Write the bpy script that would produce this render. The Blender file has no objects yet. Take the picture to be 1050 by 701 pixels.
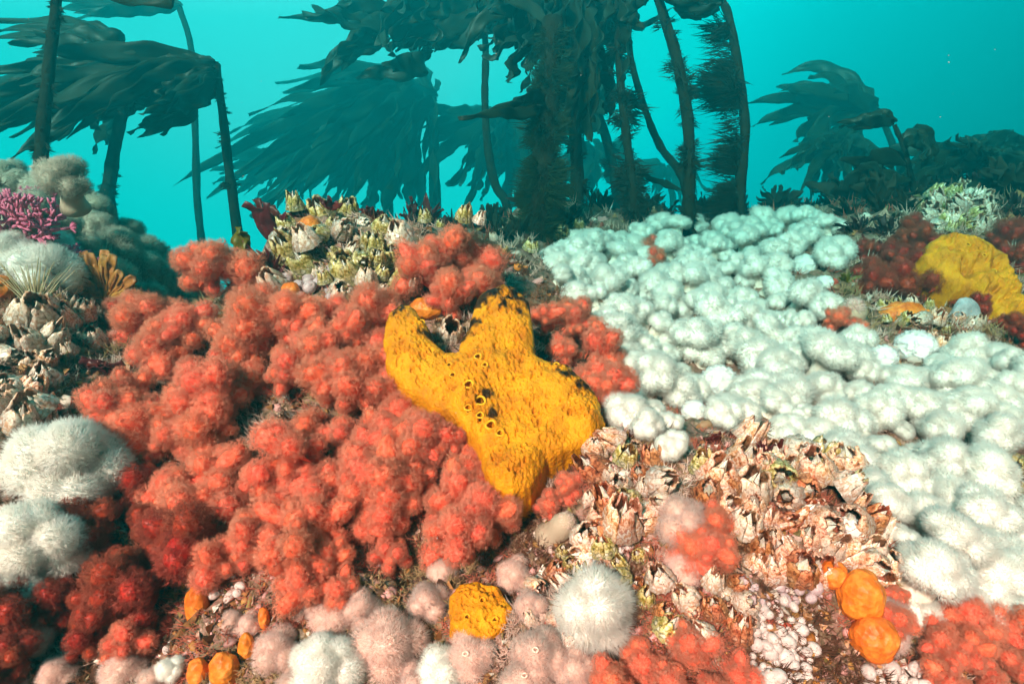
import bpy, math, random
import numpy as np
from mathutils import Vector, Quaternion, Matrix, noise
from mathutils.bvhtree import BVHTree

random.seed(7); rng = np.random.default_rng(7)
R = math.radians
S = bpy.context.scene
COL = S.collection

# ------------------------------------------------------------------ camera
F = 626.0; CX = 525.0; CY = 350.5; PITCH = R(16)
cam = bpy.data.objects.new('camera', bpy.data.cameras.new('camera')); COL.objects.link(cam)
cam.data.sensor_width = 36; cam.data.lens = 36*F/1050
cam.rotation_euler = (R(90)-PITCH, 0, 0)
cam.data.clip_start = .02; cam.data.clip_end = 400
S.camera = cam
RT = Vector((1, 0, 0)); FW = Vector((0, math.cos(PITCH), -math.sin(PITCH))); UPV = Vector((0, math.sin(PITCH), math.cos(PITCH)))
def ray(px, py): return RT*((px-CX)/F) - UPV*((py-CY)/F) + FW
def P(px, py, d): return ray(px, py)*d
def PXL(d): return d/F                      # metres per photo pixel at depth d

# ------------------------------------------------------------------ world: light of the open water
W = bpy.data.worlds.new('World'); S.world = W; W.use_nodes = True
nt = W.node_tree; nt.nodes.clear()
def N(t, kind, **k):
    n = t.nodes.new(kind)
    for a, v in k.items(): setattr(n, a, v)
    return n
tc = N(nt, 'ShaderNodeTexCoord'); dt = N(nt, 'ShaderNodeVectorMath', operation='DOT_PRODUCT')
nz = N(nt, 'ShaderNodeVectorMath', operation='NORMALIZE')
g = Vector((math.sin(R(-20))*math.cos(R(26)), math.cos(R(-20))*math.cos(R(26)), math.sin(R(26))))
dt.inputs[1].default_value = g
mr = N(nt, 'ShaderNodeMapRange'); mr.inputs[1].default_value = -1; mr.inputs[2].default_value = 1
cr = N(nt, 'ShaderNodeValToRGB'); cr.color_ramp.interpolation = 'B_SPLINE'
def ramp(c, stops):
    e = c.color_ramp.elements
    while len(e) > 1: e.remove(e[-1])
    e[0].position = stops[0][0]; e[0].color = (*stops[0][1], 1)
    for p, q in stops[1:]:
        x = e.new(p); x.color = (*q, 1)
ramp(cr, [(0, (.0, .02, .022)), (.5, (.0, .07, .075)), (.735, (.0, .31, .33)), (.854, (.0, .66, .71)), (.93, (.01, 1.25, 1.36)), (.96, (.7, 2.8, 2.9)), (.98, (3.2, 5.8, 5.8)), (1, (4.0, 6.8, 6.8))])
bg = N(nt, 'ShaderNodeBackground'); bg.inputs[1].default_value = .345
wo = N(nt, 'ShaderNodeOutputWorld')
L = nt.links.new
L(tc.outputs['Generated'], nz.inputs[0]); L(nz.outputs[0], dt.inputs[0]); L(dt.outputs['Value'], mr.inputs[0])
L(mr.outputs[0], cr.inputs[0]); L(cr.outputs[0], bg.inputs[0]); L(bg.outputs[0], wo.inputs[0])

sd = bpy.data.lights.new('strobe_lamp', 'SUN'); sd.energy = 5.0; sd.angle = R(7); sd.color = (1.0, .43, .36)  # distant lamp in place of the diver's strobes behind the camera
strobe_lamp = bpy.data.objects.new('strobe_lamp', sd); COL.objects.link(strobe_lamp)
strobe_lamp.rotation_euler = Vector((.36, .76, -.62)).to_track_quat('-Z', 'Y').to_euler()

vs = S.view_settings
vs.view_transform = 'Standard'; vs.look = 'None'; vs.gamma = 1; vs.exposure = 1.95; vs.use_curve_mapping = False
S.render.engine = 'CYCLES'
cy = S.cycles
cy.use_denoising = True; cy.use_adaptive_sampling = True; cy.adaptive_threshold = .03; cy.adaptive_min_samples = 16; cy.max_bounces = 6; cy.diffuse_bounces = 4; cy.glossy_bounces = 2; cy.transmission_bounces = 5
cy.volume_bounces = 0; cy.transparent_max_bounces = 8; cy.sample_clamp_indirect = 6

# ------------------------------------------------------------------ helpers
def new_obj(name, me, parent=None):
    o = bpy.data.objects.new(name, me); COL.objects.link(o)
    if parent is not None: o.parent = parent
    return o
def tag(o, label=None, cat=None, group=None, kind=None):
    if label: o['label'] = label
    if cat: o['category'] = cat
    if group: o['group'] = group
    if kind: o['kind'] = kind
    return o
def thing(name, label, cat, loc=(0, 0, 0), rot=None, s=1.0, group=None):
    o = new_obj(name, None); o.location = loc; o.empty_display_size = .02
    if rot is not None: o.rotation_mode = 'QUATERNION'; o.rotation_quaternion = rot
    o.scale = (s, s, s) if not hasattr(s, '__len__') else s
    return tag(o, label, cat, group)
def place(o, loc=(0, 0, 0), rot=None, s=1.0):
    o.location = loc
    if rot is not None: o.rotation_mode = 'QUATERNION'; o.rotation_quaternion = rot
    o.scale = (s, s, s) if not hasattr(s, '__len__') else s
    return o
def mesh(name, V, faces, mats, midx=None, smooth=True, col=None):
    me = bpy.data.meshes.new(name)
    V = np.asarray(V, dtype=np.float64).reshape(-1, 3)
    me.from_pydata(V.tolist(), [], faces.tolist() if hasattr(faces, 'tolist') else faces)
    for m in (mats if isinstance(mats, (list, tuple)) else [mats]): me.materials.append(m)
    if midx is not None: me.polygons.foreach_set('material_index', np.asarray(midx, dtype=np.int32))
    if smooth: me.polygons.foreach_set('use_smooth', np.ones(len(me.polygons), dtype=bool))
    if col is not None:
        a = me.color_attributes.new('Col', 'FLOAT_COLOR', 'POINT')
        a.data.foreach_set('color', np.concatenate([np.asarray(col), np.ones((len(V), 1))], 1).astype(np.float32).ravel())
    me.update()
    return me
class MB:
    def __init__(s): s.v = []; s.f = []; s.m = []; s.n = 0; s.c = []
    def add(s, V, Fc, m=0, c=None):
        V = np.asarray(V, dtype=float).reshape(-1, 3); b = s.n
        s.v.append(V); s.n += len(V)
        for f in Fc: s.f.append([int(i)+b for i in f]); s.m.append(m)
        if c is not None: s.c.append(np.tile(np.asarray(c, dtype=float), (len(V), 1)))
    def build(s, name, mats, smooth=True):
        return mesh(name, np.concatenate(s.v), s.f, mats, s.m, smooth, np.concatenate(s.c) if s.c else None)
def zrot(d, spin=None):
    d = Vector(d).normalized(); q = Vector((0, 0, 1)).rotation_difference(d)
    return q @ Quaternion((0, 0, 1), random.uniform(0, 6.283) if spin is None else spin)
def fib(n, zmin=-1., jit=.3):
    i = np.arange(n)+.5; z = 1-(1-zmin)*i/n; ph = i*2.399963+rng.uniform(-jit, jit, n)
    r = np.sqrt(np.maximum(0, 1-z*z)); return np.stack([r*np.cos(ph), r*np.sin(ph), z], 1)
def sphere_grid(nu, nv, zmin=-1.):
    V = [(0, 0, 1)]; Fc = []
    th0 = math.acos(max(-1, zmin))
    for j in range(1, nv+1):
        t = th0*j/nv
        for i in range(nu): V.append((math.sin(t)*math.cos(6.28318*i/nu), math.sin(t)*math.sin(6.28318*i/nu), math.cos(t)))
    for i in range(nu): Fc.append((0, 1+i, 1+(i+1) % nu))
    for j in range(nv-1):
        for i in range(nu):
            a = 1+j*nu+i; b = 1+j*nu+(i+1) % nu
            Fc.append((a, a+nu, b+nu, b))
    return np.array(V), Fc
def fnoise(p, sc, o=3): return noise.fractal(Vector(p)*sc, .6, 2.0, o)
def spikes(base, direc, length, width):
    """thin three-sided tapering tentacles, vectorised: returns verts, tri faces"""
    n = len(base); d = direc/np.linalg.norm(direc, axis=1)[:, None]
    a = np.cross(d, rng.normal(size=(n, 3))); a /= np.linalg.norm(a, axis=1)[:, None]+1e-9
    b = np.cross(d, a); w = np.asarray(width).reshape(-1, 1)*np.ones((n, 1)); l = np.asarray(length).reshape(-1, 1)*np.ones((n, 1))
    V = np.stack([base+a*w, base+(-.5*a+.866*b)*w, base+(-.5*a-.866*b)*w, base+d*l], 1).reshape(-1, 3)
    k = np.arange(n)[:, None]*4
    Fc = np.concatenate([k+[0, 1, 3], k+[1, 2, 3], k+[2, 0, 3]], 0)
    return V, Fc
def catmull(pts, n):
    pts = [Vector(p) for p in pts]; q = [pts[0]*2-pts[1]]+pts+[pts[-1]*2-pts[-2]]; out = []
    m = len(pts)-1
    for k in range(n+1):
        t = k/n*m; i = min(int(t), m-1); u = t-i
        a, b, c, d = q[i], q[i+1], q[i+2], q[i+3]
        out.append(.5*((2*b)+(c-a)*u+(2*a-5*b+4*c-d)*u*u+(3*b-a-3*c+d)*u**3))
    return out
def tube(mb, pts, radii, sides=8, m=0, cap=True, c=None, wob=0):
    V = []; Fc = []; pa = None
    n = len(pts)
    for k, p in enumerate(pts):
        t = (pts[min(k+1, n-1)]-pts[max(k-1, 0)]).normalized()
        if pa is None: pa = t.orthogonal().normalized()
        pa = (pa-t*pa.dot(t)).normalized(); b = t.cross(pa)
        for i in range(sides):
            w = 6.28318*i/sides; r = radii[k]*(1+wob*random.uniform(-1, 1))
            V.append(p+(pa*math.cos(w)+b*math.sin(w))*r)
    for k in range(n-1):
        for i in range(sides):
            a = k*sides+i; bb = k*sides+(i+1) % sides
            Fc.append((a, bb, bb+sides, a+sides))
    if cap: Fc.append(tuple(range(sides-1, -1, -1))); Fc.append(tuple((n-1)*sides+i for i in range(sides)))
    mb.add([tuple(v) for v in V], Fc, m, c)
def strip(mb, pts, widths, side, ruffle=.0, rn=3, thick=0.0015, twist=0., m=0, fold=0.):
    """a strap blade: five verts across, ruffled, with a little thickness"""
    n = len(pts); top = []; bot = []; ph = random.uniform(0, 6); side = Vector(side).normalized()
    for k, p in enumerate(pts):
        t = (pts[min(k+1, n-1)]-pts[max(k-1, 0)]).normalized()
        s = (side-t*side.dot(t))
        s = s.normalized() if s.length > 1e-4 else t.orthogonal().normalized()
        s = Quaternion(t, twist*k/n) @ s; nn = t.cross(s).normalized()
        for j in (-1, -.5, 0, .5, 1):
            z = ruffle*math.sin(ph+rn*6.283*k/n+(1.7 if j > 0 else 0))*abs(j)**1.5 + fold*abs(j)*widths[k]
            q = p+s*(j*widths[k]*.5)+nn*z
            top.append(q+nn*thick*.5); bot.append(q-nn*thick*.5)
    V = [tuple(v) for v in top+bot]; o = len(top); Fc = []
    for k in range(n-1):
        for j in range(4):
            a = k*5+j; Fc.append((a, a+1, a+6, a+5)); Fc.append((o+a, o+a+5, o+a+6, o+a+1))
        a = k*5; Fc.append((a, a+5, o+a+5, o+a)); a = k*5+4; Fc.append((a, o+a, o+a+5, a+5))
    Fc.append((0, o, o+1, 1)); Fc.append((1, o+1, o+2, 2)); Fc.append((2, o+2, o+3, 3)); Fc.append((3, o+3, o+4, 4))
    a = (n-1)*5
    for j in range(4): Fc.append((a+j, a+j+1, o+a+j+1, o+a+j))
    mb.add(V, Fc, m)

# ------------------------------------------------------------------ materials
def mat(name, stops, scale=20., detail=4., rough=.6, bump=0., bscale=60., spec=.3, trans=0., rand=0., sss=0., attr=False, bdist=.002, vor=False, contrast=(.3, .7)):
    m = bpy.data.materials.new(name); m.use_nodes = True; t = m.node_tree; t.nodes.clear(); l = t.links.new
    out = N(t, 'ShaderNodeOutputMaterial'); bs = N(t, 'ShaderNodeBsdfPrincipled')
    bs.inputs['Roughness'].default_value = rough; bs.inputs['Specular IOR Level'].default_value = spec
    co = N(t, 'ShaderNodeTexCoord'); no = N(t, 'ShaderNodeTexNoise'); no.inputs['Scale'].default_value = scale; no.inputs['Detail'].default_value = detail
    no.inputs['Roughness'].default_value = .65
    l(co.outputs['Object'], no.inputs['Vector'])
    cr = N(t, 'ShaderNodeValToRGB')
    k = len(stops)
    ramp(cr, [(contrast[0]+(contrast[1]-contrast[0])*i/max(1, k-1), c) for i, c in enumerate(stops)])
    l(no.outputs['Fac'], cr.inputs[0]); c = cr.outputs[0]
    if attr:
        at = N(t, 'ShaderNodeAttribute', attribute_name='Col'); mx = N(t, 'ShaderNodeMix', data_type='RGBA', blend_type='MULTIPLY')
        mx.inputs[0].default_value = 1; l(at.outputs['Color'], mx.inputs[6]); l(c, mx.inputs[7]); c = mx.outputs[2]
    if rand:
        oi = N(t, 'ShaderNodeObjectInfo'); hs = N(t, 'ShaderNodeHueSaturation'); mp = N(t, 'ShaderNodeMapRange')
        mp.inputs[3].default_value = 1-rand; mp.inputs[4].default_value = 1+rand*.6
        l(oi.outputs['Random'], mp.inputs[0]); l(mp.outputs[0], hs.inputs['Value']); l(c, hs.inputs['Color'])
        mp2 = N(t, 'ShaderNodeMapRange'); mp2.inputs[3].default_value = .5-rand*.04; mp2.inputs[4].default_value = .5+rand*.04
        ml = N(t, 'ShaderNodeMath', operation='FRACT'); mm = N(t, 'ShaderNodeMath', operation='MULTIPLY'); mm.inputs[1].default_value = 7.31
        l(oi.outputs['Random'], mm.inputs[0]); l(mm.outputs[0], ml.inputs[0]); l(ml.outputs[0], mp2.inputs[0]); l(mp2.outputs[0], hs.inputs['Hue'])
        c = hs.outputs[0]
    l(c, bs.inputs['Base Color'])
    if sss: bs.inputs['Subsurface Weight'].default_value = sss; bs.inputs['Subsurface Radius'].default_value = (.008, .005, .004); bs.inputs['Subsurface Scale'].default_value = .6
    if bump:
        if vor:
            bn = N(t, 'ShaderNodeTexVoronoi'); bn.inputs['Scale'].default_value = bscale; h = bn.outputs['Distance']
        else:
            bn = N(t, 'ShaderNodeTexNoise'); bn.inputs['Scale'].default_value = bscale; bn.inputs['Detail'].default_value = 5; h = bn.outputs['Fac']
        l(co.outputs['Object'], bn.inputs['Vector'])
        bp = N(t, 'ShaderNodeBump'); bp.inputs['Strength'].default_value = bump; bp.inputs['Distance'].default_value = bdist
        l(h, bp.inputs['Height']); l(bp.outputs[0], bs.inputs['Normal'])
    if trans:
        tr = N(t, 'ShaderNodeBsdfTranslucent'); l(c, tr.inputs['Color']); ms = N(t, 'ShaderNodeMixShader'); ms.inputs[0].default_value = trans
        l(bs.outputs[0], ms.inputs[1]); l(tr.outputs[0], ms.inputs[2]); l(ms.outputs[0], out.inputs['Surface'])
    else: l(bs.outputs[0], out.inputs['Surface'])
    return m
M = {}
M['rock'] = mat('reef_rock', [(.02, .012, .009), (.09, .05, .03), (.16, .10, .055), (.30, .15, .12), (.12, .07, .03), (.38, .24, .17), (.07, .035, .03)], 26, 7, .75, .9, 130, bdist=.006, contrast=(.32, .68))
M['rubble'] = mat('shell_rubble', [(.45, .4, .36), (1, 1, 1)], 160, 3, .4, .5, 300, spec=.5, attr=True)
M['turf'] = mat('turf', [(.7, .65, .6), (1, 1, 1)], 90, 2, .6, trans=.4, attr=True)
M['crust'] = mat('encrusting_life', [(.6, .55, .5), (1, 1, 1)], 120, 3, .55, .5, 250, attr=True)
M['tent_white'] = mat('anemone_tentacle_white', [(.93, .90, .83), (.98, .97, .94)], 3, 2, .6, spec=.1, trans=.65, rand=.06)
M['core_white'] = mat('anemone_disc_white', [(.88, .83, .75), (.96, .94, .89)], 4, 3, .6, spec=.1, trans=.3, rand=.08)
M['column_white'] = mat('anemone_column_white', [(.58, .48, .37), (.82, .75, .66)], 3, 4, .5, .3, 12, rand=.15)
M['fold_white'] = mat('anemone_fold_white', [(.82, .84, .84), (.9, .9, .88)], 60, 2, .45, trans=.25)
M['tent_pink'] = mat('anemone_tentacle_pink', [(.84, .60, .53), (.95, .80, .74)], 3, 2, .5, trans=.58, rand=.14)
M['core_pink'] = mat('anemone_disc_pink', [(.60, .36, .28), (.74, .50, .42)], 4, 3, .5, trans=.2, rand=.1)
M['mouth'] = mat('anemone_mouth', [(.66, .42, .32), (.78, .56, .46)], 80, 2, .4)
M['tent_tan_dimmed'] = mat('anemone_tentacle_tan_dimmed', [(.52, .48, .38), (.72, .68, .58)], 3, 2, .6, trans=.4, rand=.2)  # tan of their own, dulled in colour where the strobe does not reach
M['core_tan_dimmed'] = mat('anemone_disc_tan_dimmed', [(.24, .21, .15), (.40, .36, .28)], 4, 3, .6, rand=.2)
M['coral_core'] = mat('soft_coral_red', [(.95, .085, .04), (.98, .20, .10)], 3, 3, .5, .3, 14, trans=.15, rand=.12)
M['coral_polyp'] = mat('soft_coral_polyp', [(.98, .32, .18), (.98, .55, .39)], 2.5, 2, .5, trans=.6, rand=.10)
M['coral_core_maroon_and_shade'] = mat('soft_coral_maroon_and_shade', [(.34, .018, .008), (.52, .045, .015)], 3, 3, .5, trans=.1, rand=.15)  # maroon for far colonies; shade on the low corner ones put into colour
M['coral_polyp_maroon_and_shade'] = mat('soft_coral_polyp_maroon_and_shade', [(.38, .06, .03), (.50, .12, .07)], 2.5, 2, .5, trans=.4, rand=.15)
M['sponge'] = mat('sponge_yellow', [(.38, .12, .001), (.60, .22, .002), (.74, .31, .004)], 34, 5, .62, .8, 260, spec=.2, attr=True, bdist=.004)
M['sponge_rim'] = mat('sponge_rim', [(.60, .28, .005), (.80, .42, .01)], 60, 4, .6, .6, 300)
for nm, st in (('rust', [(.06, .014, .006), (.34, .09, .03), (.62, .26, .12), (.18, .04, .015), (.72, .40, .24)]), ('orange', [(.14, .04, .014), (.70, .28, .12), (.95, .70, .54), (.52, .16, .06), (.98, .90, .82), (.74, .36, .18)]),
               ('olive', [(.05, .035, .006), (.36, .25, .04), (.70, .58, .28), (.15, .10, .02), (.85, .76, .56)]),
               ('white', [(.22, .11, .06), (.84, .70, .60), (.55, .28, .15), (.97, .90, .84)])):
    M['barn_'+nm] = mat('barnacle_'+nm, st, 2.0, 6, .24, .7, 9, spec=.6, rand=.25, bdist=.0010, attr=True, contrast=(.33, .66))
M['beak'] = mat('barnacle_beak', [(.80, .55, .12), (.85, .8, .72), (.40, .18, .08)], 4, 3, .35, .3, 10, rand=.25)
M['kelp_stipe'] = mat('kelp_stipe', [(.007, .006, .003), (.022, .018, .008)], 30, 4, .8, .8, 60, spec=.08, bdist=.006)
M['kelp_blade'] = mat('kelp_blade', [(.011, .013, .004), (.026, .028, .009)], 9, 4, .5, .3, 40, trans=.22, rand=.25)
M['epiphyte'] = mat('epiphyte', [(.010, .010, .004), (.03, .026, .010)], 30, 3, .7, trans=.25)
M['epi_green'] = mat('epiphyte_green', [(.016, .026, .006), (.04, .052, .014)], 30, 3, .7, trans=.25)
M['red_alga'] = mat('red_alga', [(.07, .006, .008), (.17, .02, .018)], 40, 3, .4, trans=.3, rand=.3)
M['red_dark'] = mat('red_alga_dark', [(.02, .006, .005), (.05, .012, .01)], 40, 3, .5, trans=.3, rand=.3)
M['olive_alga'] = mat('olive_alga', [(.10, .09, .006), (.18, .15, .01)], 30, 3, .4, trans=.3)
M['pink_alga'] = mat('coralline_pink', [(.42, .06, .14), (.66, .18, .28)], 90, 3, .6, .3, 200)
M['fan_brown'] = mat('fan_brown', [(.10, .035, .008), (.34, .13, .025), (.48, .22, .05)], 60, 4, .55, .6, 160, rand=.25)
M['hydroid'] = mat('hydroid_tan', [(.35, .27, .13), (.52, .43, .26)], 40, 2, .6, trans=.3)
M['orange_sp'] = mat('orange_globe', [(.36, .06, .006), (.60, .13, .010), (.76, .21, .022), (.82, .34, .08)], 45, 6, .5, .6, 190, rand=.12, vor=True, bdist=.002)
M['zooid'] = mat('tunicate_white', [(.66, .50, .46), (.92, .80, .75)], 2, 3, .45, spec=.3, trans=.35, rand=.15)
M['zooid_lilac'] = mat('tunicate_lilac', [(.50, .34, .36), (.78, .62, .62)], 2, 3, .45, spec=.3, trans=.35, rand=.15)
M['zooid_red'] = mat('tunicate_red', [(.75, .03, .01), (.85, .08, .02)], 2, 3, .22, spec=.5, rand=.1)
M['siphon'] = mat('tunicate_siphon', [(.34, .22, .20), (.48, .34, .31)], 60, 3, .4)
M['tan_col'] = mat('tan_column', [(.36, .25, .17), (.54, .41, .30)], 60, 4, .55, .5, 220, rand=.1)
M['grey'] = mat('grey_crust', [(.20, .20, .21), (.42, .42, .44)], 60, 4, .5, .6, 200)
M['dark'] = mat('dark_lump', [(.012, .012, .01), (.04, .035, .025)], 40, 4, .6, .6, 120)
M['snow'] = mat('marine_snow', [(.3, .3, .28), (.45, .45, .42)], 40, 2, .7)

# ------------------------------------------------------------------ reef terrain: one height sheet through surveyed points
CTRL = [
 (-350, 620, .62), (-350, 400, .80), (-300, 260, 1.2), (-250, 180, 1.6),
 (-120, 820, .5), (120, 820, .49), (350, 820, .49), (560, 820, .47), (760, 820, .46), (960, 820, .5), (1200, 820, .52), (1400, 620, .75), (1400, 420, 1.15),
 (0, 620, .60), (150, 640, .62), (300, 620, .61), (450, 620, .62), (560, 620, .58), (680, 620, .545), (800, 620, .545), (905, 640, .58), (1050, 640, .64),
 (0, 500, .68), (130, 510, .74), (300, 500, .74), (450, 500, .74), (560, 510, .70), (640, 500, .64), (740, 490, .635), (840, 500, .645), (930, 530, .76), (1050, 520, .78),
 (0, 400, .78), (110, 410, .87), (250, 400, .86), (400, 390, .84), (500, 380, .84), (600, 400, .90), (690, 420, 1.0), (850, 420, .98), (960, 420, 1.0), (1050, 400, 1.06), (1200, 400, 1.1),
 (0, 300, .92), (90, 310, .98), (160, 330, 1.06), (270, 300, .98), (400, 300, .98), (500, 300, 1.05), (600, 300, 1.42), (700, 310, 1.5), (800, 310, 1.5), (900, 310, 1.48), (980, 310, 1.5), (1050, 320, 1.45), (1200, 310, 1.5),
 (10, 235, 1.10), (70, 225, 1.18), (120, 262, 1.35), (300, 222, 1.12), (370, 222, 1.2), (430, 245, 1.4), (500, 245, 1.85), (600, 245, 2.3), (700, 242, 2.5), (800, 240, 2.4), (900, 225, 2.1), (985, 205, 2.0), (1050, 225, 2.0), (1200, 220, 2.2),
 (0, 178, 1.45), (60, 190, 1.5), (110, 225, 1.65), (150, 262, 1.8), (430, 222, 1.8), (520, 220, 2.6), (600, 224, 3.1), (700, 222, 3.3), (800, 216, 3.3), (900, 205, 2.9), (1000, 195, 2.6), (1150, 190, 2.8),
]
CW = [P(*c) for c in CTRL]
far = [(-2.6, 2.2, -.55), (-1.05, 2.6, -1.25), (-.75, 2.0, -.8), (-.75, 1.6, -.42), (-.62, 1.25, -.42), (-.35, 1.7, -.35), (-.4, 2.4, -.75), (.0, 3.4, -.5), (1, 4.5, -.45), (2.6, 4.2, -.3), (4.5, 4, -.3), (-3.5, 5, -1.9), (-1.5, 5, -1.9), (0, 6, -1.7), (3, 7, -1.3), (7, 7, -1.0), (-6, 9, -2.2), (-2, 9, -2.4), (0, 11, -2.4), (7, 11, -1.6), (-7, 4, -1.8), (6, 1, -.6), (-5, 0, -.8), (-2, -.6, -.75), (0, -.6, -.72), (2, -.6, -.7), (0, .1, -.56), (1.2, .2, -.56), (-1.0, .2, -.58)]
CW += [Vector(f) for f in far]
A = np.array([(c.x, c.y) for c in CW]); Z = np.array([c.z for c in CW])
def tk(r2): return np.where(r2 > 1e-12, .5*r2*np.log(np.maximum(r2, 1e-12)), 0)
n = len(A)
K = tk(((A[:, None]-A[None])**2).sum(-1))+np.eye(n)*.004
Pm = np.c_[np.ones(n), A]
sol = np.linalg.solve(np.block([[K, Pm], [Pm.T, np.zeros((3, 3))]]), np.r_[Z, 0, 0, 0])
def tps(X):
    return tk(((X[:, None]-A[None])**2).sum(-1)) @ sol[:n] + sol[n]+X @ sol[n+1:]
NU, NV = 340, 330
ys = np.concatenate([np.linspace(-.6, .3, 22), .3*np.exp(np.linspace(0, math.log(9.8/.3), NV-22+1))[1:]])
us = np.linspace(-1, 1, NU)
TX = []
for y in ys:
    half = max(1.5, min(9.5, y*1.35+.8)); TX.append(np.c_[us*half, np.full(NU, y)])
TX = np.concatenate(TX); TZ = tps(TX)
TV = np.c_[TX, TZ]
for i in range(len(TV)):
    x, y, z = TV[i]; v = Vector((x, y, 0))
    k = min(1., .35+.5*max(y, 0))
    TV[i, 2] += .030*k*noise.fractal(v*6, .7, 2, 3)+.010*noise.fractal(v*24+Vector((3, 1, 5)), .8, 2, 2)+.006*(1-2*min(1, noise.voronoi(v*40)[0][0]*1.6))
TF = [(j*NU+i, j*NU+i+1, (j+1)*NU+i+1, (j+1)*NU+i) for j in range(NV-1) for i in range(NU-1)]
terr = new_obj('seabed', mesh('seabed', TV, TF, M['rock'])); tag(terr, 'encrusted brown reef rock under all the growth', kind='structure')
BV = BVHTree.FromPolygons([tuple(v) for v in TV], TF)
def surf(px, py, default=1.0):
    d = ray(px, py); h = BV.ray_cast(Vector((0, 0, 0)), d.normalized())
    if h[0] is None: return P(px, py, default), Vector((0, -.3, .95)), default
    nrm = h[1] if h[1].z > 0 else -h[1]
    return h[0], nrm, h[0].dot(FW)
def ground(x, y):
    h = BV.ray_cast(Vector((x, y, 5)), Vector((0, 0, -1)))
    return (h[0], h[1] if h[1].z > 0 else -h[1]) if h[0] else (Vector((x, y, -.5)), Vector((0, 0, 1)))
def outward(nrm, px, py, a=.5, u=.3, v=.45):
    return (nrm*a+Vector((0, 0, 1))*u-ray(px, py).normalized()*v).normalized()
def to_px(p): 
    d = p.dot(FW); return CX+F*p.dot(RT)/d, CY-F*p.dot(UPV)/d, d
def inside(poly, x, y):
    c = False; j = len(poly)-1
    for i in range(len(poly)):
        xi, yi = poly[i]; xj, yj = poly[j]
        if (yi > y) != (yj > y) and x < (xj-xi)*(y-yi)/(yj-yi)+xi: c = not c
        j = i
    return c
def edge_dist(poly, X, Y):
    """signed distance (positive inside), vectorised"""
    p = np.array(poly, float); q = np.roll(p, -1, 0); D = np.full(X.shape, 1e9); ins = np.zeros(X.shape, bool)
    for (ax, ay), (bx, by) in zip(p, q):
        dx, dy = bx-ax, by-ay; t = np.clip(((X-ax)*dx+(Y-ay)*dy)/(dx*dx+dy*dy+1e-9), 0, 1)
        D = np.minimum(D, np.hypot(X-ax-t*dx, Y-ay-t*dy))
        if ay != by: ins ^= ((ay > Y) != (by > Y)) & (X < (bx-ax)*(Y-ay)/(by-ay)+ax)
    return np.where(ins, D, -D)
def poisson(poly, spacing, tries=4000, keep=None):
    xs = [p[0] for p in poly]; yy = [p[1] for p in poly]; out = list(keep or [])
    k0 = len(out)
    for _ in range(tries):
        x = random.uniform(min(xs), max(xs)); y = random.uniform(min(yy), max(yy))
        if not inside(poly, x, y): continue
        s = spacing(x, y) if callable(spacing) else spacing
        if all((x-a)**2+(y-b)**2 > s*s for a, b in out): out.append((x, y))
    return out[k0:]

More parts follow.
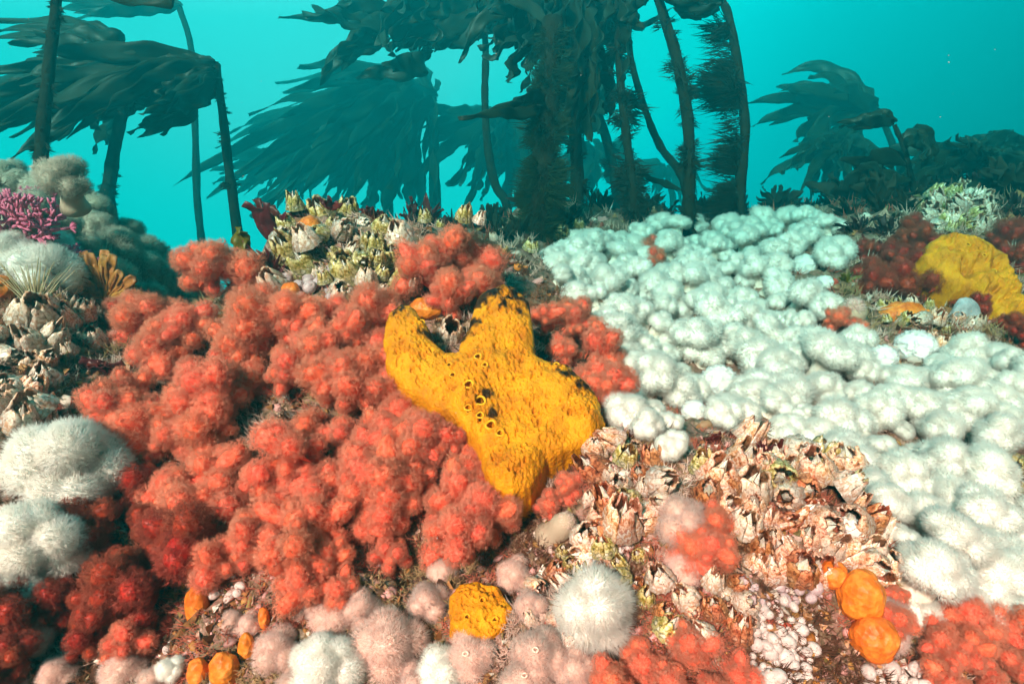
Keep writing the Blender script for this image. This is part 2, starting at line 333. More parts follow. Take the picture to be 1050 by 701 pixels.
# ------------------------------------------------------------------ kelp
def kelp(name, label, stipe, r_px, depth, blades=(), bw=14, tufts=0, tuft_len=8, tuft_side=0, fuzz='epiphyte', dj=.25, group='stalked kelp plants', jit=6, dup=1, arch=0, tuft_range=(0.05, .95), wide=1.0, tuft_w=.3):
    """stipe: photo points from base up, at one depth. blades: list of photo polylines from the head outward"""
    d0 = depth; px = PXL(depth)
    pts = [P(x, y, d0) for x, y in stipe]
    g0, gn = ground(pts[0].x, pts[0].y)
    root = Vector((pts[0].x, pts[0].y, min(g0.z-.01, pts[0].z)))
    if (pts[0]-root).length > .03: pts = [root]+pts
    t = thing(name, label, 'kelp', root, group=group)
    loc = [p-root for p in pts]; c = catmull(loc, 30); mb = MB()
    tube(mb, c, [r_px*px*(1.25-.45*k/30+.18*noise.noise(Vector((k*.5, depth, r_px)))) for k in range(31)], 9, wob=.06)
    new_obj('stipe', mb.build('stipe', M['kelp_stipe']), t)
    hf = MB()                                # holdfast roots
    hr = min(r_px, 5)
    for k in range(9):
        a = k*.7; q = Vector((math.cos(a), math.sin(a), 0))
        tube(hf, [Vector((0, 0, hr*px*2.5)), q*hr*px*1.6+Vector((0, 0, hr*px*1.2)), q*hr*px*3.0+Vector((0, 0, -hr*px))], [hr*px*.6, hr*px*.45, hr*px*.2], 5)
    new_obj('holdfast', hf.build('holdfast', M['kelp_stipe']), t)
    if tufts:
        B = []; D = []; Ln = []
        for _ in range(max(1, tufts//9)):
            u = random.uniform(*tuft_range); k = u*30; i = int(k); p = c[i].lerp(c[min(i+1, 30)], k-i)
            dens = noise.noise(Vector((u*9, depth*3, 1)))
            if dens < -.1 and random.random() < .8: continue
            a = random.uniform(0, 6.283); d = Vector((math.cos(a), math.sin(a)*.8, random.uniform(-.5, .35)))
            if tuft_side: d = Vector((tuft_side*(.4+abs(d.x)*1.2), d.y*.5, d.z*.6))
            cl = tuft_len*px*random.uniform(.45, 1.2)*(1+1.0*max(0, dens))
            for _j in range(14):
                e = d+Vector((random.gauss(0, .28), random.gauss(0, .28), random.gauss(0, .3)))
                B.append(p+d*r_px*px*.5+Vector((0, 0, random.gauss(0, cl*.12)))+d*cl*random.uniform(0, .45)); D.append(e); Ln.append(cl*random.uniform(.35, .8))
        if B:
            B = np.array(B); D = np.array(D); Ln = np.array(Ln)
            V, Fc = spikes(B, D, Ln, Ln*tuft_w*.5)
            new_obj('epiphyte_tuft', mesh('epiphyte_tuft', V, Fc, M[fuzz], smooth=False), t)['kind'] = 'stuff'
    for b in blades:
        for q in range(dup):
            dz = random.uniform(-dj, dj); n = len(b); pp = []
            jx, jy = random.gauss(0, jit*1.3 if q else 0), random.gauss(0, jit if q else 0); cut = random.uniform(.55, 1.08) if q else 1
            for k, (x, y) in enumerate(b):
                f = k/(n-1); x, y = b[0][0]+(x-b[0][0])*cut, b[0][1]+(y-b[0][1])*cut; pp.append(P(x+jx*f, y+jy*f-arch*math.sin(f*math.pi), d0+dz*f*1.6)-root)
            cc = catmull(pp, 22); w = bw*px*random.uniform(.7, 1.2)*wide
            ws = [max(.06, (min(1, .25+3.2*k/22)*(1-(k/22)**3*.93)))*w*(1+.12*math.sin(k*1.3+dz*9)) for k in range(23)]
            mb = MB(); sd_ = UPV*1.0+FW*random.uniform(-.6, .6)+RT*.15
            strip(mb, cc, ws, sd_, ruffle=w*.22, rn=random.uniform(2, 4), thick=.003, twist=random.uniform(-.7, .7))
            new_obj('blade', mb.build('blade', M['kelp_blade']), t)
    return t

def fan(head, tips, mid=None, n=1):
    out = []
    for x, y in tips:
        hx, hy = head
        out.append([head, (hx+(x-hx)*.35, hy+(y-hy)*.2-4), (hx+(x-hx)*.7, hy+(y-hy)*.6-2), (x, y)])
    return out

kelp('kelp', 'near dark kelp stalk rising from the fuzzy grey-green mound', [(42, 178), (44, 130), (50, 70), (57, 10), (62, -60)], 5.8, 1.55,
     [[(62, -40), (20, -45), (-60, -20)], [(62, -40), (120, -10), (170, -2), (195, -18)]], tufts=1500, tuft_len=8, tuft_w=.2, bw=22, dj=.1)
kelp('kelp', 'kelp bent over with a thick bundle of broad blades streaming past the near stalk', [(241, 218), (236, 185), (231, 140), (226, 100), (222, 66)], 4.6, 2.5,
     fan((221, 66), [(-60, 120), (-40, 100), (-50, 140), (-60, 150), (0, 132), (30, 142), (60, 133), (-30, 75), (20, 88), (100, 118)])
     + [[(222, 74), (205, 96), (175, 110), (145, 118)], [(222, 80), (200, 105), (165, 124), (130, 136)], [(222, 72), (195, 90), (160, 104), (140, 106)],
        [(127, 62), (112, 40), (70, 32), (-20, 32)], [(125, 64), (100, 46), (60, 42), (10, 46)]], bw=20, tufts=420, tuft_len=9, dup=5, jit=9, arch=3)
kelp('kelp', 'kelp stalk with a ragged tufted base below the bundle of broad blades', [(113, 222), (112, 190), (118, 150), (127, 112), (140, 84)], 6, 3.0,
     [[(140, 84), (100, 70), (40, 72), (-30, 96)], [(140, 84), (110, 100), (80, 112), (60, 145)], [(140, 84), (120, 120), (105, 135), (95, 158)]], tufts=380, tuft_len=8, bw=26, tuft_range=(.02, .45), dup=2)
kelp('kelp', 'thin distant kelp stalk curving up alone through the open water gap', [(209, 276), (207, 250), (202, 200), (200, 130), (196, 50), (184, 8)], 3.6, 4.6,
     fan((186, 6), [(60, 10), (75, 14), (95, 8), (50, 2), (110, 15), (60, -8)]), bw=15, dup=2, tufts=40, tuft_len=5, tuft_range=(.02, .12))
kelp('kelp', 'hazy distant kelp with a wide drooping skirt of blades', [(446, 205), (445, 165), (444, 120), (437, 88), (424, 50)], 5.0, 6.8,
     fan((446, 100), [(178, 190), (240, 152), (255, 135), (285, 122), (300, 160), (260, 180), (330, 185), (350, 200), (285, 205), (380, 205), (320, 150), (250, 200), (400, 210), (345, 175), (305, 105)]), bw=17, dup=6, jit=24, arch=9, dj=1.1)
kelp('kelp', 'hazy kelp with drooping blades between two stalks', [(520, 215), (522, 180), (520, 140), (512, 120)], 4, 7.4,
     fan((520, 130), [(455, 115), (450, 165), (440, 150), (470, 190), (490, 195), (455, 140), (560, 160), (570, 150), (480, 175), (545, 185)]), bw=14, dup=6, jit=18, arch=6, dj=1.0)
kelp('kelp', 'straight bare kelp stalk with a hanging tangle of blades at the surface edge', [(520, 214), (508, 190), (500, 150), (497, 100), (498, 60), (496, 10)], 4.2, 3.6,
     [[(496, -10), (470, 5), (430, 15), (395, 30)], [(496, -10), (475, 15), (440, 32), (405, 52)], [(496, -6), (480, 20), (455, 38), (430, 55)], [(496, -10), (500, 15), (480, 40), (460, 48)],
      [(496, -10), (450, 0), (420, 5), (390, 12)], [(496, -10), (460, -5), (410, 30), (400, 58)], [(496, -6), (470, 25), (452, 34), (447, 50)], [(490, -10), (440, -10), (400, 20), (392, 48)], [(496, -5), (510, 20), (508, 28), (500, 33)], [(440, -25), (420, 0), (408, 12), (394, 28)], [(440, -25), (425, -5), (415, 8), (405, 18)],
      [(405, 10), (385, 38), (360, 50), (345, 60)], [(405, 10), (370, 4), (345, 15), (310, 14)], [(398, 36), (375, 30), (355, 55), (348, 62)], [(398, 38), (370, 48), (345, 60), (328, 88)], [(440, 50), (420, 72), (390, 74), (364, 80)], [(405, 10), (380, 24), (345, 22), (320, 8)]], bw=19, dup=4, jit=6, tufts=20)
kelp('kelp', 'thick fuzzy olive-green kelp stalk standing in the centre of the forest', [(553, 218), (556, 190), (560, 140), (564, 80), (567, 20)], 13, 2.15,
     [[(567, 30), (540, 5), (515, 0), (500, 10)], [(560, 108), (540, 104), (515, 112), (470, 122)], [(560, 112), (535, 116), (510, 116), (480, 120)], [(565, 105), (550, 98), (540, 100), (528, 104)]],
     bw=16, tufts=14000, tuft_len=20, fuzz='epi_green', tuft_w=.07, dup=1)
kelp('kelp', 'dark kelp crown filling the top behind the fuzzy olive stalk', [(590, 220), (592, 180), (588, 110), (582, 20), (580, -30)], 6, 2.9,
     [[(580, -30), (545, -5), (520, 40), (505, 52)], [(580, -30), (540, 0), (515, 20), (508, 62)], [(580, -30), (550, 20), (530, 60), (520, 85)], [(580, -30), (560, 30), (545, 70), (535, 95)], [(580, -30), (600, 30), (605, 80), (590, 130)],
      [(580, -30), (620, 10), (640, 40), (625, 75)], [(580, -30), (625, -5), (648, 15), (645, 45)], [(580, -30), (600, 40), (612, 90), (605, 125)], [(580, -20), (590, 40), (592, 100), (585, 150)], [(580, -30), (530, -20), (510, 5), (500, 30)], [(580, -25), (575, 40), (560, 80), (550, 95)]],
     bw=21, dup=7, jit=15, dj=.4, tufts=1500, tuft_len=11)
kelp('kelp', 'dark kelp stalk bristling with leafy tufts beside the kelp crown', [(650, 208), (646, 170), (639, 110), (634, 50), (630, -20)], 4.6, 2.6,
     [[(630, -10), (640, 15), (650, 20), (660, 30)], [(630, 0), (610, 40), (600, 60), (590, 85)]], tufts=2600, tuft_len=17, tuft_side=0, tuft_w=.12, bw=16, dup=2)
kelp('kelp', 'hazy kelp stalk with a fuzzy waist seen past the leafy tufted stalk', [(634, 210), (628, 170), (618, 130), (606, 100), (596, 60)], 5, 4.6,
     fan((606, 95), [(585, 150), (575, 140), (596, 160), (570, 120), (612, 135), (630, 110)]), tufts=500, tuft_len=12, bw=22, dup=3, jit=7, tuft_range=(.1, .5))
kelp('kelp', 'thin crooked kelp stalk leaning against the tufted stalk next to it', [(708, 214), (698, 178), (680, 155), (668, 130), (656, 95), (647, 60), (643, 20)], 3.6, 3.1,
     [[(643, 20), (655, 28), (668, 22), (690, 8)], [(700, 195), (680, 188), (665, 182), (655, 176)]], bw=8, tufts=40, tuft_len=5)
kelp('kelp', 'dark kelp stalk with ragged tufts and blades streaming off its top', [(706, 215), (707, 170), (705, 120), (694, 60), (680, 15), (670, -20)], 5.6, 2.5,
     [[(672, -12), (700, 4), (720, 10), (740, 4)], [(672, -12), (655, -2), (645, 5), (636, 18)], [(672, -14), (690, -2), (710, 3), (735, -2)]], tufts=2200, tuft_len=12, tuft_w=.12, tuft_range=(.1, .8), bw=13, dup=2)
kelp('kelp', 'kelp stalk combed with feathery tufts all down one side', [(758, 217), (760, 180), (764, 130), (757, 70), (748, 20), (740, 0)], 5, 2.7,
     [[(740, 0), (725, 10), (705, 14), (690, 8)], [(740, 0), (722, 4), (700, 6), (680, -4)]], tufts=5200, tuft_len=26, tuft_side=-1, tuft_range=(.0, .8), bw=16, dup=2, tuft_w=.08)
kelp('kelp', 'distant hazy kelp with long blades arching off its bent head', [(925, 200), (922, 170), (912, 140), (899, 112)], 3.4, 5.4,
     [[(899, 110), (880, 92), (845, 68), (802, 76)], [(899, 110), (870, 98), (820, 88), (796, 90)], [(899, 112), (860, 108), (810, 100), (764, 106)], [(899, 112), (860, 112), (815, 112), (770, 130)], [(899, 114), (860, 118), (845, 140), (835, 165)],
      [(880, 118), (850, 120), (825, 130), (817, 146)], [(880, 120), (855, 140), (840, 160), (832, 200)], [(870, 130), (850, 150), (815, 165), (792, 176)], [(865, 140), (840, 165), (835, 180), (830, 205)], [(899, 112), (880, 100), (850, 80), (830, 78)], [(890, 118), (875, 145), (860, 170), (855, 195)]], bw=16, dup=2, jit=4)
kelp('kelp', 'near dark kelp with a few short curled blades above the far sponge mound', [(940, 205), (934, 180), (928, 155), (917, 128)], 2.6, 2.7,
     [[(917, 126), (905, 118), (885, 122), (858, 126)], [(917, 126), (900, 124), (880, 128), (860, 130)], [(924, 145), (940, 135), (955, 145), (958, 165)], [(926, 150), (940, 142), (948, 152), (946, 166)], [(930, 168), (905, 160), (885, 165), (862, 164)], [(935, 185), (910, 180), (890, 170), (872, 178)]], bw=15, dup=2, jit=3)
kelp('kelp', 'low hazy kelp spreading behind the far sponge mound', [(1020, 200), (1015, 180), (1010, 165)], 3, 3.4,
     fan((1010, 165), [(975, 148), (955, 165), (965, 180), (950, 190), (1050, 150), (1070, 170), (1080, 190), (990, 195), (1040, 165), (1000, 145), (960, 205), (1060, 200), (940, 175), (925, 190), (985, 140), (1055, 160)]), bw=16, dup=4, jit=7, tufts=200, tuft_len=20)

for lab, st, hd, tips, d_, bw_ in (
    ('faint drooping kelp low behind the wide skirted kelp', [(400, 214), (404, 180), (410, 150)], (410, 148), [(330, 205), (350, 214), (375, 216), (395, 216), (420, 216), (300, 196), (345, 190), (432, 214), (270, 205), (385, 205)], 7.8, 19),
    ('faint small kelp far behind the wide skirt near the water gap', [(300, 212), (303, 190), (308, 172)], (308, 170), [(250, 172), (235, 182), (245, 196), (262, 208), (285, 214), (225, 178), (320, 205)], 8.2, 13),
    ('faint far kelp between the straight stalk and the fuzzy stalk', [(560, 212), (552, 180), (545, 150)], (545, 148), [(480, 165), (470, 180), (495, 200), (515, 210), (535, 212), (485, 150), (560, 205), (505, 180)], 8.4, 16),
    ('faint far kelp mass behind the leafy tufted stalk', [(600, 212), (605, 180), (610, 160)], (610, 158), [(570, 175), (565, 195), (585, 210), (605, 212), (635, 205), (650, 190), (640, 170)], 8.0, 17),
    ('faint far kelp low between the two bare stalks', [(690, 214), (688, 195), (684, 180)], (684, 178), [(650, 178), (655, 195), (670, 208), (715, 200), (700, 210), (640, 188)], 8.6, 11),
    ('dim kelp drooping under the arching distant blades', [(860, 206), (858, 180), (866, 152)], (866, 150), [(812, 165), (800, 178), (822, 195), (840, 206), (870, 205), (895, 198), (900, 175), (835, 180)], 4.6, 13),
    ('dim kelp spreading low behind the curled blades', [(965, 204), (962, 180), (968, 160)], (968, 158), [(905, 170), (915, 188), (930, 200), (985, 200), (1005, 180), (940, 165), (990, 165), (950, 200)], 3.9, 15),
    ('dim kelp at the frame edge beyond the mustard sponge', [(1060, 200), (1055, 170), (1050, 150)], (1050, 150), [(1000, 146), (985, 156), (980, 172), (995, 190), (1015, 200), (1040, 200), (1080, 180), (1020, 165)], 4.2, 15)):
    kelp('kelp', lab, st, 3, d_, fan(hd, tips), bw=bw_, dup=4, jit=8, arch=4, dj=.4)

# low dark bushy seaweed along the crest
def bush(name, label, px, py, d, size_px, nleaf, m, lw=.22, group=None, up=1.0, cat='seaweed'):
    p = P(px, py, d); g_, gn = ground(p.x, p.y)
    t = thing(name, label, cat, g_-Vector((0, 0, .005)), group=group); s = size_px*PXL(d)
    hgt = max(0, (p-g_).z)
    for k in range(nleaf):
        a = random.uniform(0, 6.283); e = random.uniform(.15, 1.0); h = s*random.uniform(.6, 1.1)
        d_ = Vector((math.cos(a)*(1-e*.6), math.sin(a)*(1-e*.6), e*up)).normalized()
        side = d_.cross(Vector((random.random()-.5, random.random()-.5, .3))).normalized()
        pts = catmull([Vector((0, 0, 0)), d_*h*.5+Vector((0, 0, hgt*.5)), d_*h+side*h*random.uniform(-.35, .35)+Vector((0, 0, hgt*.7))], 8)
        w = s*lw*random.uniform(.6, 1.3); mb = MB()
        strip(mb, pts, [w*(.25+math.sin(math.pi*min(1, .08+k_/8.6)))*(1+.3*random.uniform(-1, 1)) for k_ in range(9)], side, ruffle=w*.25, rn=2, thick=.0012)
        new_obj('frond', mb.build('frond', m), t)
    return t
for lab, px, py, d, s, nl, mk, lw in (
    ('dark maroon bushy seaweed on the crest beside the hazy skirted kelp', 428, 214, 1.75, 26, 26, 'red_alga', .3),
    ('low dark seaweed tuft at the foot of the straight bare kelp stalk', 505, 216, 2.5, 22, 22, 'epiphyte', .3),
    ('dark seaweed clump at the foot of the fuzzy olive stalk', 545, 214, 2.5, 26, 24, 'epiphyte', .26),
    ('dark seaweed clump between the kelp crown and the leafy tufted stalk', 612, 218, 2.9, 26, 24, 'epiphyte', .25),
    ('dark seaweed clump at the foot of the leafy tufted stalk', 665, 214, 3.0, 22, 22, 'epiphyte', .3),
    ('dark curly seaweed clump between the ragged stalk and the feathered stalk', 725, 216, 3.0, 20, 24, 'epiphyte', .3),
    ('dark seaweed fringe beyond the feathered kelp stalk', 800, 208, 3.2, 26, 26, 'epiphyte', .28),
    ('dark seaweed mass under the arching distant blades', 868, 200, 3.0, 40, 36, 'epiphyte', .3),
    ('dark seaweed clump left of the pale far barnacles', 905, 205, 2.4, 34, 30, 'epiphyte', .3),
    ('dark seaweed mass behind the far yellow sponge', 1035, 195, 2.5, 40, 34, 'epiphyte', .3),
    ('dark seaweed sprig below the thin distant stalk', 190, 272, 3.6, 14, 18, 'epiphyte', .25)):
    bush('seaweed_bush', lab, px, py, d, s, nl, M[mk], lw, group='dark seaweed along the reef crest')

CB = [(x+random.uniform(-8, 8), (206 if x < 480 else 212)+random.uniform(-4, 8), (1.6 if x < 470 else 2.3+.9*min(1, (x-470)/150) if x < 830 else 3.2-.7*(x-830)/220)) for x in list(range(392, 1050, 21))]
CB += [(x+random.uniform(-10, 10), 224+random.uniform(-4, 6), 1.5+.9*(x-410)/170) for x in range(410, 580, 24)]
CB += [(868, 232, 2.3), (885, 240, 2.1), (900, 228, 2.2), (915, 236, 2.0), (930, 222, 2.1), (905, 250, 1.95), (1030, 225, 2.0), (1045, 240, 1.9), (875, 252, 2.0), (1040, 215, 2.1), (1020, 210, 2.2)]
def ranked_early(pts, marks):
    W_ = 'first second third fourth fifth sixth seventh eighth ninth tenth eleventh twelfth'.split(); out = []
    for (x, y) in pts:
        nm, lx = min(marks, key=lambda m_: abs(m_[1]-x)); k = sum((a-lx)**2+(b-215)**2 < (x-lx)**2+(y-215)**2 for a, b in pts)
        out.append('low dark seaweed tuft on the crest, '+('' if k == 0 else W_[min(k, 11)]+' ')+'nearest '+nm)
    return out
CL = ranked_early([(a_, b_) for a_, b_, _ in CB], [('the hazy skirted kelp', 444), ('the straight bare kelp', 515), ('the fuzzy olive stalk', 553), ('the leafy tufted stalk', 650), ('the ragged dark stalk', 706), ('the feathered stalk', 758), ('the arching distant kelp', 860), ('the short curled kelp', 940), ('the low hazy kelp', 1020)])
for (x, y, d), lab in zip(CB, CL):
    bush('seaweed_tuft', lab, x, y+8, d, random.uniform(15, 27), 15, M[random.choice(('epiphyte', 'epiphyte', 'red_dark'))], random.uniform(.12, .3), group='low seaweed tufts on the crest')

# ------------------------------------------------------------------ plumose anemones
def crown_meshes(tag_, tm, cm, n, seed, tlen=.34, tw=.016, zmin=-.35, lob=.22, nsub=8):
    """unit-radius disc folded into several puffs + its tentacles"""
    r0 = np.random.default_rng(seed); c = []; rs = []
    for i in range(nsub):
        a = 6.283*i/max(1, nsub-2)+r0.uniform(-.4, .4); q = r0.uniform(.42, .66)*(0.25 if i >= nsub-2 else 1); c.append((q*math.cos(a), q*math.sin(a), r0.uniform(-.12, .16)+(.22 if i >= nsub-2 else 0))); rs.append(r0.uniform(.30, .44)+(1-min(1, lob*4))*.22)
    c = np.array(c); rs = np.array(rs)
    def surf_(D):
        cd = D @ c.T; disc = rs[None]**2-((c**2).sum(1)[None]-cd**2); t = np.where(disc > 0, cd+np.sqrt(np.maximum(disc, 0)), .28); k = t.argmax(1); tt = np.maximum(t[np.arange(len(D)), k], .30)
        Pp = D*tt[:, None]; nn = Pp-c[k]*.9; nn /= np.linalg.norm(nn, axis=1)[:, None]+1e-6
        return Pp, nn
    V, Fc = sphere_grid(30, 15, -.6); Pp, _ = surf_(V)
    disc = mesh('disc_'+tag_, Pp*.93, Fc, cm)
    D = fib(n, zmin, .9); B, nn = surf_(D)
    dr = nn+rng.normal(0, .26, (n, 3))+np.array([0, 0, .12]); Ln = tlen*rng.uniform(.55, 1.25, n)
    V, Fc = spikes(B*.95, dr, Ln, tw*rng.uniform(.8, 1.2, n))
    return disc, mesh('tentacles_'+tag_, V, Fc, tm)
def column_mesh(tag_, m):
    mb = MB(); pts = [Vector((0, 0, z)) for z in (-1.6, -1.3, -.9, -.5, -.15, .1)]
    tube(mb, pts, [.62, .5, .42, .42, .52, .7], 14, wob=.03); return mb.build('column_'+tag_, m)
AF = [crown_meshes('far%d' % i, M['tent_white'], M['core_white'], 2000, 80+i, tlen=.22, tw=.014, zmin=-.5, lob=.18) for i in range(5)]
AW = [crown_meshes('white%d' % i, M['tent_white'], M['core_white'], 4600, i, tlen=.22, tw=.0075, zmin=-.55, lob=.17) for i in range(6)]
AB = [crown_meshes('big%d' % i, M['tent_white'], M['core_white'], 13000, 20+i, tlen=.16, tw=.0055, zmin=-.7, lob=.2, nsub=9+i) for i in range(2)]
AS = crown_meshes('spiky', M['tent_white'], M['core_white'], 9000, 33, tlen=.34, tw=.006, zmin=-.75, lob=.02, nsub=7)
AP = [crown_meshes('pink%d' % i, M['tent_pink'], M['core_pink'], 5000, 40+i, tlen=.27, tw=.006, zmin=-.4, lob=.05, nsub=6) for i in range(4)]
AD = [crown_meshes('tan_dimmed%d' % i, M['tent_tan_dimmed'], M['core_tan_dimmed'], 3400, 60+i, tlen=.20, tw=.010, zmin=-.5, lob=.16) for i in range(3)]
CWm = column_mesh('white', M['column_white']); CTm = column_mesh('tan', M['tan_col'])
mb = MB()
ring = [Vector((math.cos(a)*.085, math.sin(a)*.065, .02*math.sin(3*a))) for a in np.linspace(0, 6.2832, 13)]
tube(mb, ring, [.03]*13, 6, cap=False); MOUTH = mb.build('mouth', M['mouth'])
def anemone(label, loc, axis, r, kit, col=CWm, group=None, mouth=False, stalk=1.0, name='anemone'):
    t = thing(name, label, 'anemone', loc, zrot(axis), r, group)
    d, te = kit
    o = new_obj('column', col, t); o.scale = (1, 1, stalk)
    new_obj('oral_disc', d, t); new_obj('tentacles', te, t)
    if mouth: place(new_obj('mouth', MOUTH, t), (0, 0, .86), None, 1.25)
    return t
def folded_mesh(seed):
    r0 = random.Random(seed); B = []; D = []
    for lvl, (pol, kk, amp, n) in enumerate(((1.2, 7, .28, 1800), (.62, 4, .26, 1000))):
        p1, p2 = r0.uniform(0, 6), r0.uniform(0, 6)
        for i in range(n):
            a = 6.28318*i/n; q = pol+amp*math.sin(kk*a+p1+.8*math.sin(2*a+p2))+.14*math.sin(3*a+p2); a2 = a+.16*math.sin(2*kk*a+p2)
            v = Vector((math.sin(q)*math.cos(a2), math.sin(q)*math.sin(a2), math.cos(q)*.72))
            B.append(v*.9); D.append(v+Vector((r0.gauss(0, .55), r0.gauss(0, .55), r0.gauss(0, .55))))
    V, Fc = spikes(np.array(B), np.array(D), .17*rng.uniform(.6, 1.2, len(B)), .018)
    return mesh('folded_margin', V, Fc, M['fold_white'])
FOLD = [folded_mesh(i) for i in range(3)]
V, Fc = sphere_grid(18, 9, -.6); DOME = mesh('dome', V*np.array([.93, .93, .68]), Fc, M['core_white'])
def folded(label, px, py, r_px, i):
    p, nrm, d = surf(px, py); r = r_px*PXL(d)
    t = thing('anemone', label, 'anemone', p+nrm*r*.45, zrot(outward(nrm, px, py)), r*.82)
    new_obj('column', CWm, t); new_obj('oral_disc', DOME, t); new_obj('folded_margin', FOLD[i % 3], t)
for i, (lab, px, py, r) in enumerate((
    ('white anemone with a tightly folded bright margin beside the brown rubble bank', 940, 366, 25), ('swirling folded white anemone in the middle of the pale carpet', 738, 398, 23),
    ('small folded white anemone just above the barnacle ridge crest', 713, 428, 16), ('folded white anemone beside the dark far rubble', 848, 296, 13), ('second folded white anemone next to the brown rubble bank', 905, 372, 18),
    ('bluish folded white anemone by the far dark seaweed', 826, 278, 16), ('small folded white anemone low beside the barnacle shells', 868, 545, 15))):
    folded(lab, px, py, r, i)
FOLDP = [(940, 366), (738, 398), (713, 428), (848, 296), (905, 372), (826, 278), (868, 545)]

FIELD = [(556, 262), (600, 246), (660, 240), (740, 236), (800, 228), (850, 232), (868, 250), (868, 282), (830, 292), (800, 300), (815, 315), (850, 322), (860, 352), (905, 365), (990, 372), (1060, 385), (1075, 440), (1020, 450), (1000, 480), (1000, 520),
         (1060, 545), (1070, 640), (1000, 650), (950, 640), (925, 600), (905, 570), (885, 520), (850, 460), (740, 440), (640, 445), (635, 400), (625, 350), (600, 320), (570, 290)]
def sp(x, y):
    t = min(1, max(0, (y-235)/330)); return 9.3+15.5*t**.8
ONES = 'first second third fourth fifth sixth seventh eighth ninth tenth eleventh twelfth thirteenth fourteenth fifteenth sixteenth seventeenth eighteenth nineteenth'.split()
def ordinal(k):
    if k < 20: return ONES[k-1]
    t_, o_ = divmod(k, 10); T_ = 'twenty thirty forty fifty sixty seventy eighty ninety'.split()[min(t_, 9)-2]
    return T_[:-1]+'ieth' if o_ == 0 else T_+'-'+ONES[o_-1]
def ranked(prefix, pts, marks):
    """a label per point: its rank in nearness to the closest landmark"""
    out = []
    for (x, y) in pts:
        nm, lx, ly = min(marks, key=lambda m_: (m_[1]-x)**2+(m_[2]-y)**2)
        k = 1+sum((a-lx)**2+(b-ly)**2 < (x-lx)**2+(y-ly)**2 for a, b in pts)
        out.append(prefix+(', nearest ' if k == 1 else ', '+ordinal(k)+' nearest ')+nm)
    return out
fld = poisson(FIELD, sp, 40000, keep=[])
fld = [f for f in fld if all((f[0]-a)**2+(f[1]-b)**2 > 20**2 for a, b in FOLDP)]
random.shuffle(fld); fld = fld[:300]
MARKS = [('the red coral behind the big sponge', 600, 370), ('the far small red coral', 668, 264), ('the feathered kelp stalk foot', 758, 217), ('the bluish folded anemone', 826, 278), ('the swirling folded anemone', 738, 398),
         ('the small pink-red coral', 870, 346), ('the bright folded anemone by the rubble', 940, 366), ('the frame edge below the rubble bank', 1050, 400), ('the tip of the barnacle crest', 870, 465), ('the dull barnacle knob', 1030, 505),
         ('the corner red coral', 1005, 670), ('the small coral beside the orange globes', 905, 620), ('the low folded anemone', 868, 545), ('the small bluish leaning anemone', 690, 466), ('the ragged dark kelp stalk foot', 706, 215), ('the foot of the leafy tufted kelp', 650, 208), ('the orange edge globe', 1040, 545)]
labs = ranked('white plumose anemone in the pale carpet', fld, MARKS)
for k, (x, y) in enumerate(fld):
    p, nrm, d = surf(x, y); r = sp(x, y)*1.14*PXL(d)*random.uniform(.62, 1.3)
    ax = (outward(nrm, x, y, .6, .5, .25)+Vector((random.gauss(0, .25), random.gauss(0, .2), 0))).normalized()
    anemone(labs[k], p+ax*r*random.uniform(.15, 1.3), ax, (r*random.uniform(.85, 1.25), r*random.uniform(.85, 1.25), r*random.uniform(.8, 1.1)), AF[k % 5] if d > 1.15 else AW[k % 6], group='white anemone carpet')

def anem(label, px, py, r_px, kit, lift=.8, tilt=None, **k):
    p, nrm, d = surf(px, py); r = r_px*PXL(d); ax = outward(nrm, px, py) if tilt is None else Vector(tilt).normalized()
    return anemone(label, p+outward(nrm, px, py)*r*lift, ax, r, kit, **k)
anem('big white fluffy anemone bulging over the dark red coral', 68, 494, 60, AB[0], lift=.45, stalk=.6)
anem('tall white shaggy anemone below the big fluffy one', 32, 570, 50, AB[1], lift=.5, tilt=(.35, -.8, .25), stalk=.6)
anem('white shaggy anemone column fold at the frame edge under the shaggy one', 10, 620, 36, AB[0], lift=.3, tilt=(.3, -.85, .2), stalk=.6)
anem('round white spiky anemone under the barnacle shells', 615, 634, 37, AS, lift=.6, tilt=(.1, -.8, .5), stalk=.5)
anem('small bluish white anemone leaning out of the barnacle crest', 690, 466, 17, AW[1], lift=1.0, tilt=(-.35, -.6, .6))
anem('white anemone behind the tan wiry tuft', 42, 285, 34, AW[2], lift=.4)
anem('small round white anemone between the tan tuft and the brown fan', 101, 303, 17, AW[3], lift=.5)
anem('white anemone at the edge below the pink branching alga', 8, 268, 26, AW[4], lift=.4)
anem('pale anemone half hidden under the pink branching alga', 55, 258, 22, AW[5], lift=.3)
anem('faint grey-green anemone beyond the dark lump in the gap', 200, 298, 20, AW[0], lift=.4)
anem('white anemone cut by the lower frame beside the beige anemones', 338, 690, 40, AB[1], lift=.3, tilt=(.1, -.7, .6))
anem('tiny white anemone between the orange fingers and the beige anemones', 180, 690, 14, AW[2])
anem('white anemone tuft under the wide beige anemone', 455, 690, 26, AW[3], lift=.3)
